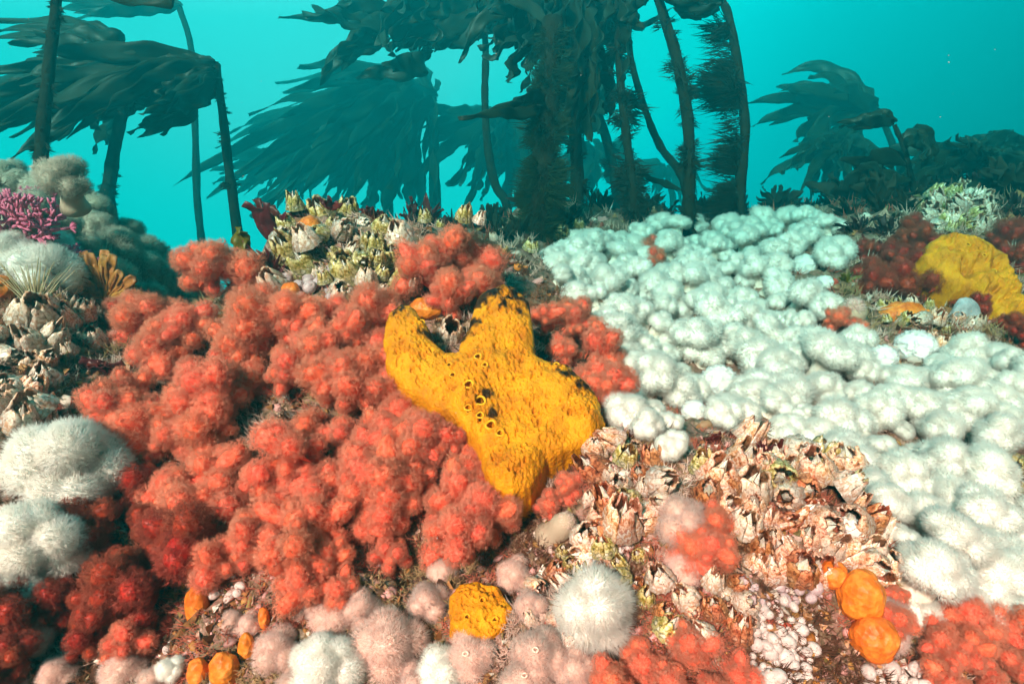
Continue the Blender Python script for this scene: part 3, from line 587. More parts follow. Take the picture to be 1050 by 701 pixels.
for lab, x, y, r in (('large beige-pink anemone with an open mouth under the red coral', 402, 664, 38), ('beige-pink anemone beside the small yellow sponge', 440, 618, 24), ('beige-pink anemone left of the largest beige one', 345, 640, 26),
                     ('beige-pink anemone directly below the small yellow sponge', 484, 676, 30), ('beige-pink anemone under the round spiky white one', 556, 672, 32), ('wide beige-pink anemone at the lower frame below the round white one', 540, 700, 30),
                     ('beige-pink anemone beside the orange fingers', 285, 668, 25), ('small beige-pink anemone at the lower frame edge', 160, 700, 18), ('beige anemone tucked beside the shade-painted coral', 60, 690, 22), ('beige-pink anemone low beside the white bubble tunicates', 590, 690, 24),
                     ('beige-pink anemone between the shade-painted coral and the tiny white tunicates', 130, 690, 24), ('small beige-pink anemone above the orange fingers', 240, 640, 15), ('beige-pink anemone touching the lowest red coral', 318, 625, 18), ('small beige anemone between the two tall orange fingers', 258, 640, 14),
                     ('beige-pink anemone beside the mouthed large beige one', 372, 625, 22), ('beige anemone filling the corner of the lower frame', 300, 700, 20), ('beige-pink anemone at the frame bottom between white tuft and sponge', 425, 700, 22), ('beige anemone between drooping coral and small sponge', 455, 590, 16),
                     ('fuzzy beige anemone between small sponge and tan closed anemone', 530, 590, 20), ('fuzzy beige anemone under the tan closed anemone', 545, 622, 18), ('beige-pink anemone beside the shade-painted corner coral', 35, 660, 20)):
    anem(lab, x, y, r*.86, AP[int(x) % 4], lift=.25, mouth=r > 27)
for lab, x, y, r in (('pale green fuzzy anemone beside the salmon coral tuft on the barnacle ridge', 700, 540, 26), ('fuzzy pale anemone under the salmon coral tuft', 700, 585, 20), ('fuzzy beige anemone beside the paired orange globes', 905, 640, 26)):
    anem(lab, x, y, r, AP[1], lift=.2)
GREY = [(20, 196), (52, 205), (82, 212), (8, 222), (62, 235), (100, 240), (28, 250), (85, 262), (118, 262), (140, 280), (112, 288), (128, 242), (150, 270), (70, 190), (160, 290), (95, 224), (40, 225), (10, 186)]
GL = ranked('fuzzy grey-green anemone', GREY, [('the near kelp stalk foot', 42, 178), ('the large pink alga', 18, 245), ('the brown fan', 134, 300)])
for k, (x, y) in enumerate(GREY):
    anem(GL[k], x, y, random.uniform(17, 27), AD[k % 3], lift=.35, col=CTm, group='dimmed tan anemones on the mound')
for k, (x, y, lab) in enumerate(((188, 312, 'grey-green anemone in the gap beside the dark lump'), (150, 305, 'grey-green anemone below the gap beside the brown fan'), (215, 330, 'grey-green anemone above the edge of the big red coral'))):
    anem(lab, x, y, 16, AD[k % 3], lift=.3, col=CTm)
# closed anemones: tan smooth columns
def closed(label, px, py, r_px, h=1.3, m='tan_col', tilt=None):
    p, nrm, d = surf(px, py); r = r_px*PXL(d); ax = outward(nrm, px, py) if tilt is None else Vector(tilt).normalized()
    t = thing('closed_anemone', label, 'anemone', p-ax*r*.5, zrot(ax), r)
    mb = MB(); zs = [0, .3, .8, 1.2, 1.5, 1.7, 1.78]; rs = [1.15, .9, .82, .86, .72, .5, .3]
    tube(mb, [Vector((.08*math.sin(z*3), 0, z*h)) for z in zs], rs, 16, wob=.05); new_obj('column', mb.build('closed_column', M[m]), t)
    mb = MB(); V, Fc = spikes(fib(260, .1, .9)*np.array([.5, .5, .3])+np.array([.08*math.sin(5.1), 0, 1.55*h]), fib(260, .1, .9)+rng.normal(0, .3, (260, 3)), .3, .03); new_obj('tentacles', mesh('closed_tentacles', V, Fc, M['tent_pink']), t)
closed('tan closed anemone column beside the lower lip of the big yellow sponge', 566, 548, 15, 1.7, tilt=(.45, -.45, .75))
closed('tan rounded closed anemone among the far rubble by the pink coral', 872, 325, 16, .9)

# ------------------------------------------------------------------ red soft corals
def lobe_mesh(tag_, cm, pm, seed, npol=400, plen=.48):
    r0 = np.random.default_rng(seed); off = Vector(r0.uniform(0, 50, 3))
    V, Fc = sphere_grid(16, 11)
    el = r0.uniform(.85, 1.7)
    def shape(D):
        out = []
        for d in D:
            k = 1+.26*noise.noise(Vector(d)*2.2+off)+.10*noise.noise(Vector(d)*5+off)
            out.append(Vector(d)*k)
        return np.array(out)*np.array([.50, .50, .62*el])
    C = shape(V); low = V[:, 2] < -.1                    # stretch the underside into a stalk
    C[low, 2] *= 1+1.3*(-V[low, 2]); C[low, :2] *= (1-.35*(-V[low, 2]))[:, None]
    D = fib(npol, -.75, .9); B = shape(D)*.97; nd = D+r0.normal(0, .2, D.shape); nd /= np.linalg.norm(nd, axis=1)[:, None]
    st = plen*.55*r0.uniform(.4, 1.25, npol)
    V1, F1 = spikes(B, nd, st*1.3, .009)
    T = B+nd*st[:, None]; m_ = 14
    TB = np.repeat(T, m_, 0); ndr = np.repeat(nd, m_, 0)
    td = ndr*.7+r0.normal(0, .66, TB.shape)
    V2, F2 = spikes(TB, td, plen*.5*r0.uniform(.6, 1.25, len(TB)), .0036)
    fs = [list(f) for f in Fc]+(F1+len(C)).tolist()+(F2+len(C)+len(V1)).tolist()
    return mesh('lobe_'+tag_, np.concatenate([C, V1, V2]), fs, [cm, pm], [0]*len(Fc)+[1]*(len(F1)+len(F2)))
LR = [lobe_mesh('red%d' % i, M['coral_core'], M['coral_polyp'], i) for i in range(7)]
LD = [lobe_mesh('maroon_and_shade%d' % i, M['coral_core_maroon_and_shade'], M['coral_polyp_maroon_and_shade'], 30+i) for i in range(4)]  # darker lobes: far maroon corals, and painted shade on the low ones
def branch_mesh(tag_, m):
    mb = MB(); tube(mb, [Vector((0, 0, -1.6)), Vector((.1, 0, -.8)), Vector((0, .1, 0)), Vector((0, 0, .7)), Vector((0, 0, 1.0))], [.8, .62, .66, .5, .2], 12, wob=.08); return mb.build('branch_'+tag_, m)
BRR = branch_mesh('red', M['coral_core']); BRD = branch_mesh('maroon_and_shade', M['coral_core_maroon_and_shade'])
def colony(label, poly, spacing, r_px, kit, height_px=22, up=.2, name='soft_coral'):
    """colony > branch > lobe: each branch carries a head of knobs"""
    cx = sum(p[0] for p in poly)/len(poly); cy_ = sum(p[1] for p in poly)/len(poly)
    base, nrm0, d0 = surf(cx, cy_)
    t = thing(name, label, 'soft coral', base)
    pts = poisson(poly, spacing*1.85, 2500)
    X = np.array([p[0] for p in pts]); Y = np.array([p[1] for p in pts]); E = edge_dist(poly, X, Y); mx = max(E.max(), 1)
    for (x, y), e in zip(pts, E):
        nz_ = noise.noise(Vector((x*.03, y*.03, 2)))+.4*noise.noise(Vector((x*.08, y*.08, 5)))
        if nz_ < -.34 and len(pts) > 8: continue
        p, nrm, d = surf(x, y); px = PXL(d); r = r_px*.92*px*random.uniform(.75, 1.25)
        h = height_px*px*(.5*(max(e, 0)/mx)**.6+.35+1.7*nz_)
        ow = outward(nrm, x, y, .45, up, .5); ax = (ow+Vector((random.gauss(0, .28), random.gauss(0, .15), random.gauss(0, .22)))).normalized()
        q = p+ow*(h+r*.6); rq = zrot(ax)
        br = place(new_obj('branch', BRR if kit is LR else BRD, t), q-base, rq, r)
        place(new_obj('lobe', random.choice(kit), br), (0, 0, 1.15), zrot((0, 0, 1)), random.uniform(1.0, 1.5))
        n1 = random.choice((5, 6, 6, 7)); a0 = random.random()*6
        for k in range(n1):
            a = a0+6.283*k/n1+random.gauss(0, .25); f = random.uniform(.65, 1.3); z = random.uniform(-.2, .95); dl = Vector((math.cos(a), math.sin(a), random.uniform(.15, .8)))
            place(new_obj('lobe', random.choice(kit), br), (math.cos(a)*f, math.sin(a)*f, z), zrot(dl), random.uniform(.6, 1.35))
        for k in range(3):
            a = a0+2.1*k+random.gauss(0, .4); dl = Vector((math.cos(a), math.sin(a), -.1))
            place(new_obj('lobe', random.choice(kit), br), (math.cos(a)*1.15, math.sin(a)*1.15, -.75), zrot(dl), random.uniform(.6, .9))
    return t
colony('big red soft coral spreading down from the anemone gap', [(200, 300), (225, 283), (255, 285), (262, 310), (245, 345), (235, 400), (225, 440), (180, 450), (140, 430), (140, 370), (150, 335), (180, 335)], 17, 17, LR)
colony('red soft coral hump under the lilac tunicates', [(250, 345), (285, 325), (320, 340), (330, 380), (318, 410), (280, 420), (245, 400), (240, 370)], 17, 17, LR)
colony('red soft coral next to the left edge of the yellow sponge', [(325, 315), (355, 305), (388, 330), (390, 380), (360, 405), (335, 390), (328, 350)], 17, 17, LR)
colony('red soft coral sloping down to the big white anemone', [(92, 430), (140, 435), (185, 455), (235, 445), (248, 480), (225, 520), (175, 500), (140, 480), (110, 450)], 17, 16, LR)
colony('red soft coral fringing the dark hollow in the coral bank', [(160, 500), (200, 520), (245, 495), (262, 520), (262, 570), (225, 590), (190, 570)], 17, 16, LR)
colony('wide red soft coral in the middle of the bank below the dark crevice', [(300, 450), (345, 430), (380, 405), (420, 410), (435, 450), (410, 490), (380, 520), (330, 520), (290, 490)], 16, 16, LR)
colony('lowest red soft coral of the bank above the beige anemones', [(255, 510), (330, 515), (400, 510), (415, 545), (395, 590), (350, 610), (300, 600), (265, 570)], 16, 16, LR)
colony('red soft coral clump drooping under the yellow sponge', [(428, 458), (458, 455), (482, 485), (500, 522), (515, 535), (515, 562), (485, 580), (450, 555), (425, 520)], 16, 16, LR, height_px=34)
colony('red soft coral behind the top of the yellow sponge', [(418, 272), (450, 268), (490, 285), (495, 310), (455, 318), (425, 300)], 15, 14, LR, height_px=14)
colony('red soft coral along the rear edge of the yellow sponge', [(552, 318), (580, 325), (605, 350), (625, 385), (630, 420), (612, 415), (590, 385), (560, 365)], 14, 12, LR, height_px=14)
colony('shade-painted red soft coral between the white anemone and the red bank', [(95, 520), (135, 500), (175, 520), (190, 570), (170, 600), (120, 600), (90, 570)], 21, 18, LD)  # shadow on the low colonies here is put into their colour
colony('shade-painted red soft coral under the tall shaggy anemone', [(55, 620), (110, 605), (150, 620), (150, 655), (110, 670), (65, 660)], 21, 18, LD)
colony('shade-painted red soft coral in the lowest corner below the shaggy anemone', [(-10, 640), (20, 640), (30, 690), (-10, 710)], 20, 17, LD)
colony('small red soft coral at the corner of the shade-painted one', [(112, 660), (130, 655), (135, 675), (118, 682)], 14, 13, LR, height_px=8)
colony('red soft coral at the lower frame beneath the barnacle ridge', [(625, 680), (660, 665), (720, 660), (760, 675), (760, 712), (625, 712)], 17, 14, LR, height_px=14)
colony('coral red soft coral in the corner under the pale carpet', [(955, 655), (985, 645), (1030, 640), (1060, 660), (1060, 712), (965, 712)], 17, 14, LR, height_px=18)
colony('salmon soft coral tuft set in the barnacle ridge', [(708, 545), (735, 540), (745, 565), (735, 590), (712, 585)], 14, 15, LR, height_px=14)
colony('small red soft coral in the hollow under the yellow sponge', [(550, 510), (570, 498), (595, 505), (595, 525), (560, 528)], 15, 12, LR, height_px=10)
colony('small red soft coral beside the orange globes', [(893, 605), (912, 600), (920, 625), (905, 645), (892, 630)], 12, 10, LR, height_px=10)
colony('small pink-red soft coral at the edge of the pale carpet by the rubble bank', [(852, 330), (875, 335), (888, 350), (870, 362), (855, 350)], 10, 8, LR, height_px=8)
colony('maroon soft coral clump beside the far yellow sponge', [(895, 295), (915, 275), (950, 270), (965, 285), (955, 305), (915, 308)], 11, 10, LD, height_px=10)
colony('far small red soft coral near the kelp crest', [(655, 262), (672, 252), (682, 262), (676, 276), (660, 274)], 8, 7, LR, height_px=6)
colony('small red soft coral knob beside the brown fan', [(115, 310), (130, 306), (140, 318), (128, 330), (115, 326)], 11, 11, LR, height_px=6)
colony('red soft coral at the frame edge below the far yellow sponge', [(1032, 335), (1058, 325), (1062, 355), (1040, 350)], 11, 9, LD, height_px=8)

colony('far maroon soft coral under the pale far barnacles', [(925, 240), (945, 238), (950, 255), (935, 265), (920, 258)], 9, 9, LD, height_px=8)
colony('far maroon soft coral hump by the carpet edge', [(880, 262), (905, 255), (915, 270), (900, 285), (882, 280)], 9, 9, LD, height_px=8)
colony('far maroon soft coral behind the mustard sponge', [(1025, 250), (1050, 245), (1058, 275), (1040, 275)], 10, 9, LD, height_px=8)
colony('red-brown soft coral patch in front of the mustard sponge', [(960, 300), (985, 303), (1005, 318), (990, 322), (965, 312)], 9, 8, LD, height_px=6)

# ------------------------------------------------------------------ yellow sponges
def sponge(label, poly, depth_at, tilt_d, thick_px, res, osc=(), rim_px=40, dark=(), lf=.022, la=8.5):
    cx = sum(p[0] for p in poly)/len(poly); cyy = sum(p[1] for p in poly)/len(poly)
    base = P(cx, cyy, depth_at); px = PXL(depth_at)
    dep = lambda x, y: depth_at-(y-cyy)*tilt_d
    nrm = (P(cx+10, cyy, dep(cx+10, cyy))-base).cross(P(cx, cyy-10, dep(cx, cyy-10))-base).normalized()
    if nrm.dot(FW) > 0: nrm = -nrm
    xs = np.arange(min(p[0] for p in poly)-9, max(p[0] for p in poly)+9, res); yy = np.arange(min(p[1] for p in poly)-9, max(p[1] for p in poly)+9, res)
    X, Y = np.meshgrid(xs, yy); E = edge_dist(poly, X, Y)
    wob = np.array([[2.5*noise.noise(Vector((a*.06, b*.06, 4)))+1.2*noise.noise(Vector((a*.2, b*.2, 9))) for a in xs] for b in yy]); E = E+wob
    s = np.clip(E/rim_px, 0, 1); H = thick_px*np.sqrt(np.clip(1-(1-s)**2, 0, 1))
    H += np.where(E < 0, E*9, 0)
    lum = np.array([[la*noise.fractal(Vector((a*lf, b*lf, 1)), .7, 2, 2)+2.0*noise.noise(Vector((a*.09, b*.09, 7))) for a in xs] for b in yy])
    pit = np.array([[max(0., 1-noise.voronoi(Vector((a*.3, b*.3, 2)))[0][0]/(.26+.42*max(0, .35+noise.noise(Vector((a*.05, b*.05, 8)))))) for a in xs] for b in yy])
    pit2 = np.array([[max(0., 1-noise.voronoi(Vector((a*.12, b*.12, 5)))[0][0]/.30) for a in xs] for b in yy])
    H += (lum-5.2*pit**.6-6*pit2**.5+1.0)*np.clip(s*3, 0, 1)
    for (ox, oy, orr) in osc:
        q = np.hypot(X-ox, Y-oy)/orr
        H += 2.2*np.exp(-((q-1.25)/.35)**2)-orr*4.5*np.clip(1.05-q, 0, .5)*2
    C = np.ones((*X.shape, 3))
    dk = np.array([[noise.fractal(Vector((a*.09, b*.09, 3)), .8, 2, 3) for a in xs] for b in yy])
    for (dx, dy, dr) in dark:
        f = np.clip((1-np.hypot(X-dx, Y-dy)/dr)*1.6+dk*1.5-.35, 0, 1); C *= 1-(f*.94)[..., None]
    ids = -np.ones(X.shape, int); V = []; Cc = []
    keep = E > -8.5
    for j in range(X.shape[0]):
        for i in range(X.shape[1]):
            if keep[j, i]:
                ids[j, i] = len(V); p = P(X[j, i], Y[j, i], dep(X[j, i], Y[j, i]))+nrm*(H[j, i]*px)-base; V.append(tuple(p)); Cc.append(C[j, i])
    Fc = []
    for j in range(X.shape[0]-1):
        for i in range(X.shape[1]-1):
            q = (ids[j, i], ids[j+1, i], ids[j+1, i+1], ids[j, i+1])
            if min(q) >= 0: Fc.append(q)
    t = thing('sponge', label, 'sponge', base)
    new_obj('body', mesh('sponge_body', V, Fc, M['sponge'], col=np.array(Cc)), t)
    for (ox, oy, orr) in osc:
        k = (int(round((oy-yy[0])/res)), int(round((ox-xs[0])/res))); ring_h = np.median(H[max(0, k[0]-6):k[0]+7, max(0, k[1]-6):k[1]+7])
        mb = MB(); c0 = P(ox, oy, dep(ox, oy))+nrm*((ring_h+1.0)*px)-base; u = nrm.orthogonal().normalized(); v = nrm.cross(u)
        tube(mb, [c0+(u*math.cos(a)+v*math.sin(a))*orr*1.12*px*(1+.08*math.sin(3*a)) for a in np.linspace(0, 6.2832, 17)], [orr*.3*px]*17, 6, cap=False)
        new_obj('osculum_rim', mb.build('osculum_rim', M['sponge_rim']), t)
    return t
SP = [(395, 335), (398, 322), (412, 314), (428, 320), (436, 334), (444, 352), (457, 366), (470, 362), (477, 346), (486, 318), (496, 302), (514, 293), (530, 297), (542, 314), (546, 344), (548, 366), (562, 372), (582, 376), (602, 394), (615, 415), (620, 436), (611, 452), (590, 462), (574, 470), (560, 474),
      (554, 486), (543, 503), (526, 512), (508, 504), (497, 486), (493, 468), (486, 452), (478, 440), (460, 428), (436, 414), (412, 400), (398, 384), (394, 358)]
sponge('large bright yellow lobed sponge with dark pores beside the red coral bank', SP, .768, .0011, 20, .95,
       osc=[(491, 380, 3.2), (498, 390, 2.6), (482, 410, 4.2), (493, 424, 4.6), (481, 429, 3.2), (493, 437, 3.0), (504, 447, 4.4), (466, 399, 2.6), (462, 386, 2.2), (513, 455, 3.0), (570, 381, 2.6), (433, 335, 3.0)],
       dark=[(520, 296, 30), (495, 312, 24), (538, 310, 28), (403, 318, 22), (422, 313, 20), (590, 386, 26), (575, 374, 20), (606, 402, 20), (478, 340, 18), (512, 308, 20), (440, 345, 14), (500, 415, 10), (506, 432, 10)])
sponge('duller mustard yellow sponge on the far mound by the frame edge', [(946, 266), (952, 250), (964, 242), (978, 246), (990, 241), (1006, 247), (1016, 252), (1026, 262), (1034, 278), (1040, 296), (1052, 308), (1056, 322), (1044, 332), (1028, 331), (1016, 326), (1012, 312), (1000, 312), (990, 302), (978, 300), (970, 288), (955, 282)], 1.47, .0018, 15, 1.0,
       osc=[(983, 262, 1.8), (1000, 272, 1.8), (1012, 285, 1.8)], rim_px=24, lf=.045, la=13)
sponge('small yellow sponge lump beneath the drooping red coral', [(460, 612), (472, 600), (490, 597), (512, 605), (526, 625), (520, 648), (500, 660), (475, 656), (462, 640)], .585, .0007, 15, 1.2, osc=[(495, 622, 2.5), (480, 638, 2.3), (508, 640, 2.3)], rim_px=28, lf=.04)

# ------------------------------------------------------------------ barnacles
def plate_mesh(i, m):
    r0 = random.Random(i); hw = .58; V = []; Fc = []; C = []; nu, nv = 8, 6
    rt = r0.uniform(.40, .60); hp = r0.uniform(.85, 1.3); lean = r0.uniform(-.1, .1); pk = r0.uniform(-.5, .5); off = Vector((i*7.3, 1, 2))
    for side in (0, 1):
        for j in range(nv):
            f = j/(nv-1)
            for k in range(nu):
                u = k/(nu-1)*2-1; a = u*hw*(1-.08*f)
                rib = .055*math.cos(u*8+i)*(1-.5*f)+.13*noise.noise(Vector((u*1.6, f*1.8, side))+off)+.03*r0.uniform(-1, 1)
                rad = (1+(rt-1)*f**.7)+.10*math.sin(f*3.14)*(1-abs(u))+rib-(.20 if side else 0)*(1-.45*f)
                z = hp*f*(1-.20*abs(u-pk)**1.3*f+.07*f*r0.uniform(-1, 1))-.15*(1-f)
                V.append((rad*math.cos(a), rad*math.sin(a)+lean*f, z))
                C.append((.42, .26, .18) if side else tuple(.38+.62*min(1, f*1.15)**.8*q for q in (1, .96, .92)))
    o = nu*nv
    for j in range(nv-1):
        for k in range(nu-1):
            a = j*nu+k; Fc.append((a, a+1, a+nu+1, a+nu)); Fc.append((o+a, o+a+nu, o+a+nu+1, o+a+1))
        a = j*nu; Fc.append((a, a+nu, o+a+nu, o+a)); a = j*nu+nu-1; Fc.append((a, o+a, o+a+nu, a+nu))
    for k in range(nu-1):
        a = (nv-1)*nu+k; Fc.append((a, a+1, o+a+1, o+a))
    return mesh('shell_plate', V, Fc, m, col=np.array(C))
def beak_mesh(i):
    r0 = random.Random(i); h = r0.uniform(.75, 1.1); V = [(0, -.3, 0), (0, .3, 0), (.34, .22, 0), (.34, -.22, 0), (.03, .05, h), (.2, 0, h*.55)]
    return mesh('beak_plate', V, [(0, 1, 4), (1, 2, 5, 4), (2, 3, 5), (3, 0, 4, 5), (3, 2, 1, 0)], M['beak'], smooth=False)
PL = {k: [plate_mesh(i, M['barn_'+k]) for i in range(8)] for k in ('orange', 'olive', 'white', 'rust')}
BK = [beak_mesh(i) for i in range(4)]
def barnacle(label, px, py, r_px, kind, group=None, tilt=None, beak=True, spread=.30):
    p, nrm, d = surf(px, py); r = r_px*PXL(d)
    ax = (outward(nrm, px, py, .6, .35, .35)+Vector((random.gauss(0, spread), random.gauss(0, spread*.6), random.gauss(0, spread)))).normalized() if tilt is None else Vector(tilt).normalized()
    t = thing('barnacle', label, 'barnacle', p-ax*r*.15+outward(nrm, px, py)*r*random.uniform(0, 1.3), zrot(ax), (r, r, r*random.uniform(.75, 1.3)), group)
    nP = 6; sk = random.random()*6
    for k in range(nP):
        a = k*6.28318/nP
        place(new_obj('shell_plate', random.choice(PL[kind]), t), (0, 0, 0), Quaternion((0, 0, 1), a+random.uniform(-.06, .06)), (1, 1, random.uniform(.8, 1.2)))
    if beak:
        for s in (0, 1): place(new_obj('beak_plate', random.choice(BK), t), (0, 0, .25), Quaternion((0, 0, 1), sk+s*math.pi+.1), (.9, .9, 1))
    return t
def barn_patch(label, poly, spacing, rr, kinds, group, marks):
    pts = poisson(poly, spacing, 1500)
    for (x, y), lab in zip(pts, ranked(label, pts, marks)):
        barnacle(lab, x, y, rr*random.uniform(.6, 1.3), random.choice(kinds), group)
barn_patch('orange and white crest barnacle', [(735, 478), (760, 455), (800, 462), (850, 470), (885, 490), (880, 520), (905, 545), (915, 580), (890, 590), (850, 580), (800, 590), (765, 580), (755, 540), (720, 520), (700, 490)], 17, 18, ['orange', 'orange', 'orange', 'white', 'olive', 'rust'], 'barnacles on the orange crest', [('the salmon coral tuft', 725, 565), ('the crest tip sprig', 858, 462), ('the small orange globe', 852, 592), ('the red leaf sprig', 730, 455)])
barn_patch('whitish barnacle under the yellow sponge', [(600, 470), (640, 450), (680, 480), (690, 520), (660, 560), (640, 600), (590, 620), (560, 600), (570, 570), (610, 540), (600, 500)], 16, 14.5, ['white', 'white', 'orange', 'olive', 'rust'], 'barnacles beneath the yellow sponge', [('the small bluish leaning anemone', 690, 466), ('the tan closed anemone', 572, 545), ('the round white spiky anemone', 615, 634)])
barn_patch('olive barnacle on the crest rock', [(300, 215), (330, 208), (360, 225), (395, 235), (420, 260), (420, 300), (390, 305), (350, 300), (310, 285), (285, 265)], 15, 13, ['olive', 'olive', 'white'], 'barnacles on the central crest rock', [('the feathery red tuft', 282, 262), ('the large empty shell', 360, 280), ('the coral behind the sponge top', 450, 285)])
barn_patch('pale barnacle on the brown ledge', [(-5, 335), (40, 318), (90, 330), (100, 350), (75, 375), (40, 395), (45, 440), (10, 455), (-5, 450)], 17, 15, ['orange', 'white', 'white'], 'barnacles on the ledge', [('the wiry tuft foot', 42, 330), ('the dark red leaf', 112, 372), ('the big white anemone', 60, 450)])
barn_patch('pale barnacle on the far mound', [(955, 205), (985, 192), (1012, 205), (1015, 230), (990, 240), (965, 238), (940, 235), (945, 220)], 8, 8.5, ['olive', 'white', 'white'], 'barnacles on the far mound', [('the mustard sponge', 985, 245), ('the dark seaweed clump', 930, 205)])
barn_patch('small barnacle in the rubble bank', [(905, 312), (940, 308), (975, 318), (1000, 335), (1000, 360), (960, 362), (925, 345), (900, 330)], 13, 8, ['olive', 'white', 'orange'], 'barnacles in the rubble bank', [('the maroon coral clump', 925, 295), ('the grey rounded crust', 988, 325), ('the bright folded anemone', 940, 366)])
barn_patch('small barnacle on the stony crest', [(430, 225), (500, 225), (560, 232), (600, 238), (560, 258), (520, 270), (500, 262), (450, 255)], 16, 8, ['olive', 'white'], 'barnacles on the stony crest', [('the coral behind the sponge top', 450, 285), ('the fuzzy olive stalk', 553, 218)])
barn_patch('dull barnacle on the carpet edge knob', [(1005, 490), (1030, 470), (1055, 480), (1055, 530), (1030, 540), (1008, 525)], 15, 11, ['olive', 'white', 'orange'], 'barnacles on the carpet edge knob', [('the orange edge globe', 1040, 545), ('the dark red sprig', 1005, 490)])
barn_patch('whitish barnacle low in the frame', [(575, 640), (600, 660), (600, 690), (560, 690), (540, 640), (550, 600)], 20, 12, ['white', 'orange', 'rust', 'olive'], 'barnacles at the lower frame', [('the round white spiky anemone', 615, 634), ('the small yellow sponge', 492, 630)])
barn_patch('mixed brown barnacle below the salmon coral', [(640, 585), (670, 600), (720, 600), (765, 600), (768, 650), (720, 655), (680, 650), (650, 610)], 17, 13, ['white', 'orange', 'rust', 'rust', 'olive'], 'barnacles under the salmon coral', [('the salmon coral tuft', 725, 590), ('the round white spiky anemone', 640, 634), ('the bubble tunicates', 790, 640)])
for a in (('large empty open barnacle shell on the central crest rock', 360, 280, 22, 'olive', False), ('white barnacle with a golden beak just above the lilac tunicates', 286, 300, 16, 'white', True), ('tall white pointed barnacle behind the top of the sponge', 420, 300, 15, 'white', True),
          ('dark-mouthed barnacle in the notch of the yellow sponge', 462, 345, 16, 'white', False), ('white sharp barnacle poking out of the sponge lower edge', 556, 470, 10, 'white', True), ('bright white barnacle nearest the dark red leaf on the ledge', 40, 428, 18, 'white', True),
          ('leaning white barnacle at the frame edge of the ledge', 10, 402, 20, 'white', True), ('large fluted barnacle standing in the shaded ridge', 640, 545, 22, 'orange', True), ('pale yellow-white barnacle low on the crest beside an olive leaf', 850, 565, 18, 'white', True)):
    barnacle(a[0], a[1], a[2], a[3], a[4], beak=a[5], spread=.2)

# ------------------------------------------------------------------ tunicates and globes
V, Fc = sphere_grid(12, 12); Vz = V.copy(); Vz[0, 2] = .75; Vz[1:13] *= np.array([.6, .6, 1.03])
mi = [1 if max(f) <= 12 and 0 in f else 0 for f in Fc]
ZO = {k: mesh('zooid_'+k, Vz, Fc, [M[k], M['siphon']], mi) for k in ('zooid', 'zooid_lilac', 'zooid_red')}
def tunicates(label, poly, spacing, r_px, kind, name='tunicate_cluster'):
    cx = sum(p[0] for p in poly)/len(poly); cyy = sum(p[1] for p in poly)/len(poly); b, _, _ = surf(cx, cyy)
    t = thing(name, label, 'tunicates', b)
    for x, y in poisson(poly, spacing, 1200):
        p, nrm, d = surf(x, y); r = r_px*PXL(d)*random.choice((.45, .6, .8, 1, 1.25)); ax = outward(nrm, x, y, .4, .2, .6)
        place(new_obj('zooid', ZO[kind], t), p+outward(nrm, x, y)*r*random.uniform(-.2, 1.0)-b, zrot((ax+Vector((random.gauss(0, .5), random.gauss(0, .3), random.gauss(0, .5)))).normalized()), (r*random.uniform(.75, 1.15), r*random.uniform(.75, 1.15), r*random.uniform(.8, 1.3)))
tunicates('white bubble tunicates spilling down beside the orange globes', [(775, 620), (800, 615), (830, 625), (835, 660), (828, 700), (790, 710), (770, 680), (775, 650)], 7.5, 7, 'zooid')
tunicates('white bubble tunicates on the left fringe of the bubble spill', [(765, 690), (800, 690), (800, 712), (760, 712)], 7.5, 7, 'zooid')
tunicates('white bubble tunicates below the lower orange globe', [(885, 690), (935, 680), (965, 690), (960, 712), (885, 712)], 7.5, 7, 'zooid')
tunicates('small grey-white bubble tunicates at the sponge side of the ridge', [(602, 458), (618, 450), (622, 470), (608, 480)], 8, 6, 'zooid')
tunicates('milky bubble tunicates in the shaded barnacles', [(600, 555), (640, 545), (645, 565), (610, 572)], 9, 6, 'zooid')
tunicates('milky smooth tunicates above the round white anemone', [(592, 580), (612, 575), (615, 592), (598, 596)], 9, 9, 'zooid')
tunicates('lilac ringed tunicates above the red coral hump', [(275, 290), (300, 285), (330, 288), (345, 300), (330, 318), (300, 330), (280, 322)], 9, 7, 'zooid_lilac')
tunicates('lilac tunicates on the crest rock over the ringed ones', [(310, 275), (340, 275), (350, 288), (320, 290)], 9, 6, 'zooid_lilac')
tunicates('small white ringed tunicates above the orange fingers', [(212, 592), (235, 588), (250, 596), (245, 612), (228, 618), (214, 606)], 8, 6, 'zooid')
tunicates('tiny white tunicates beside the orange fingers', [(148, 655), (165, 648), (178, 658), (170, 672), (152, 670)], 7, 4.5, 'zooid')
tunicates('pair of shiny bright red ball tunicates in the coral bank', [(414, 486), (432, 482), (434, 505), (418, 508)], 10, 8, 'zooid_red', 'tunicate_pair')
tunicates('pink-white crust of tiny tunicates over the barnacle foot', [(760, 595), (795, 590), (830, 595), (845, 612), (800, 618), (765, 620)], 9, 6, 'zooid_lilac')
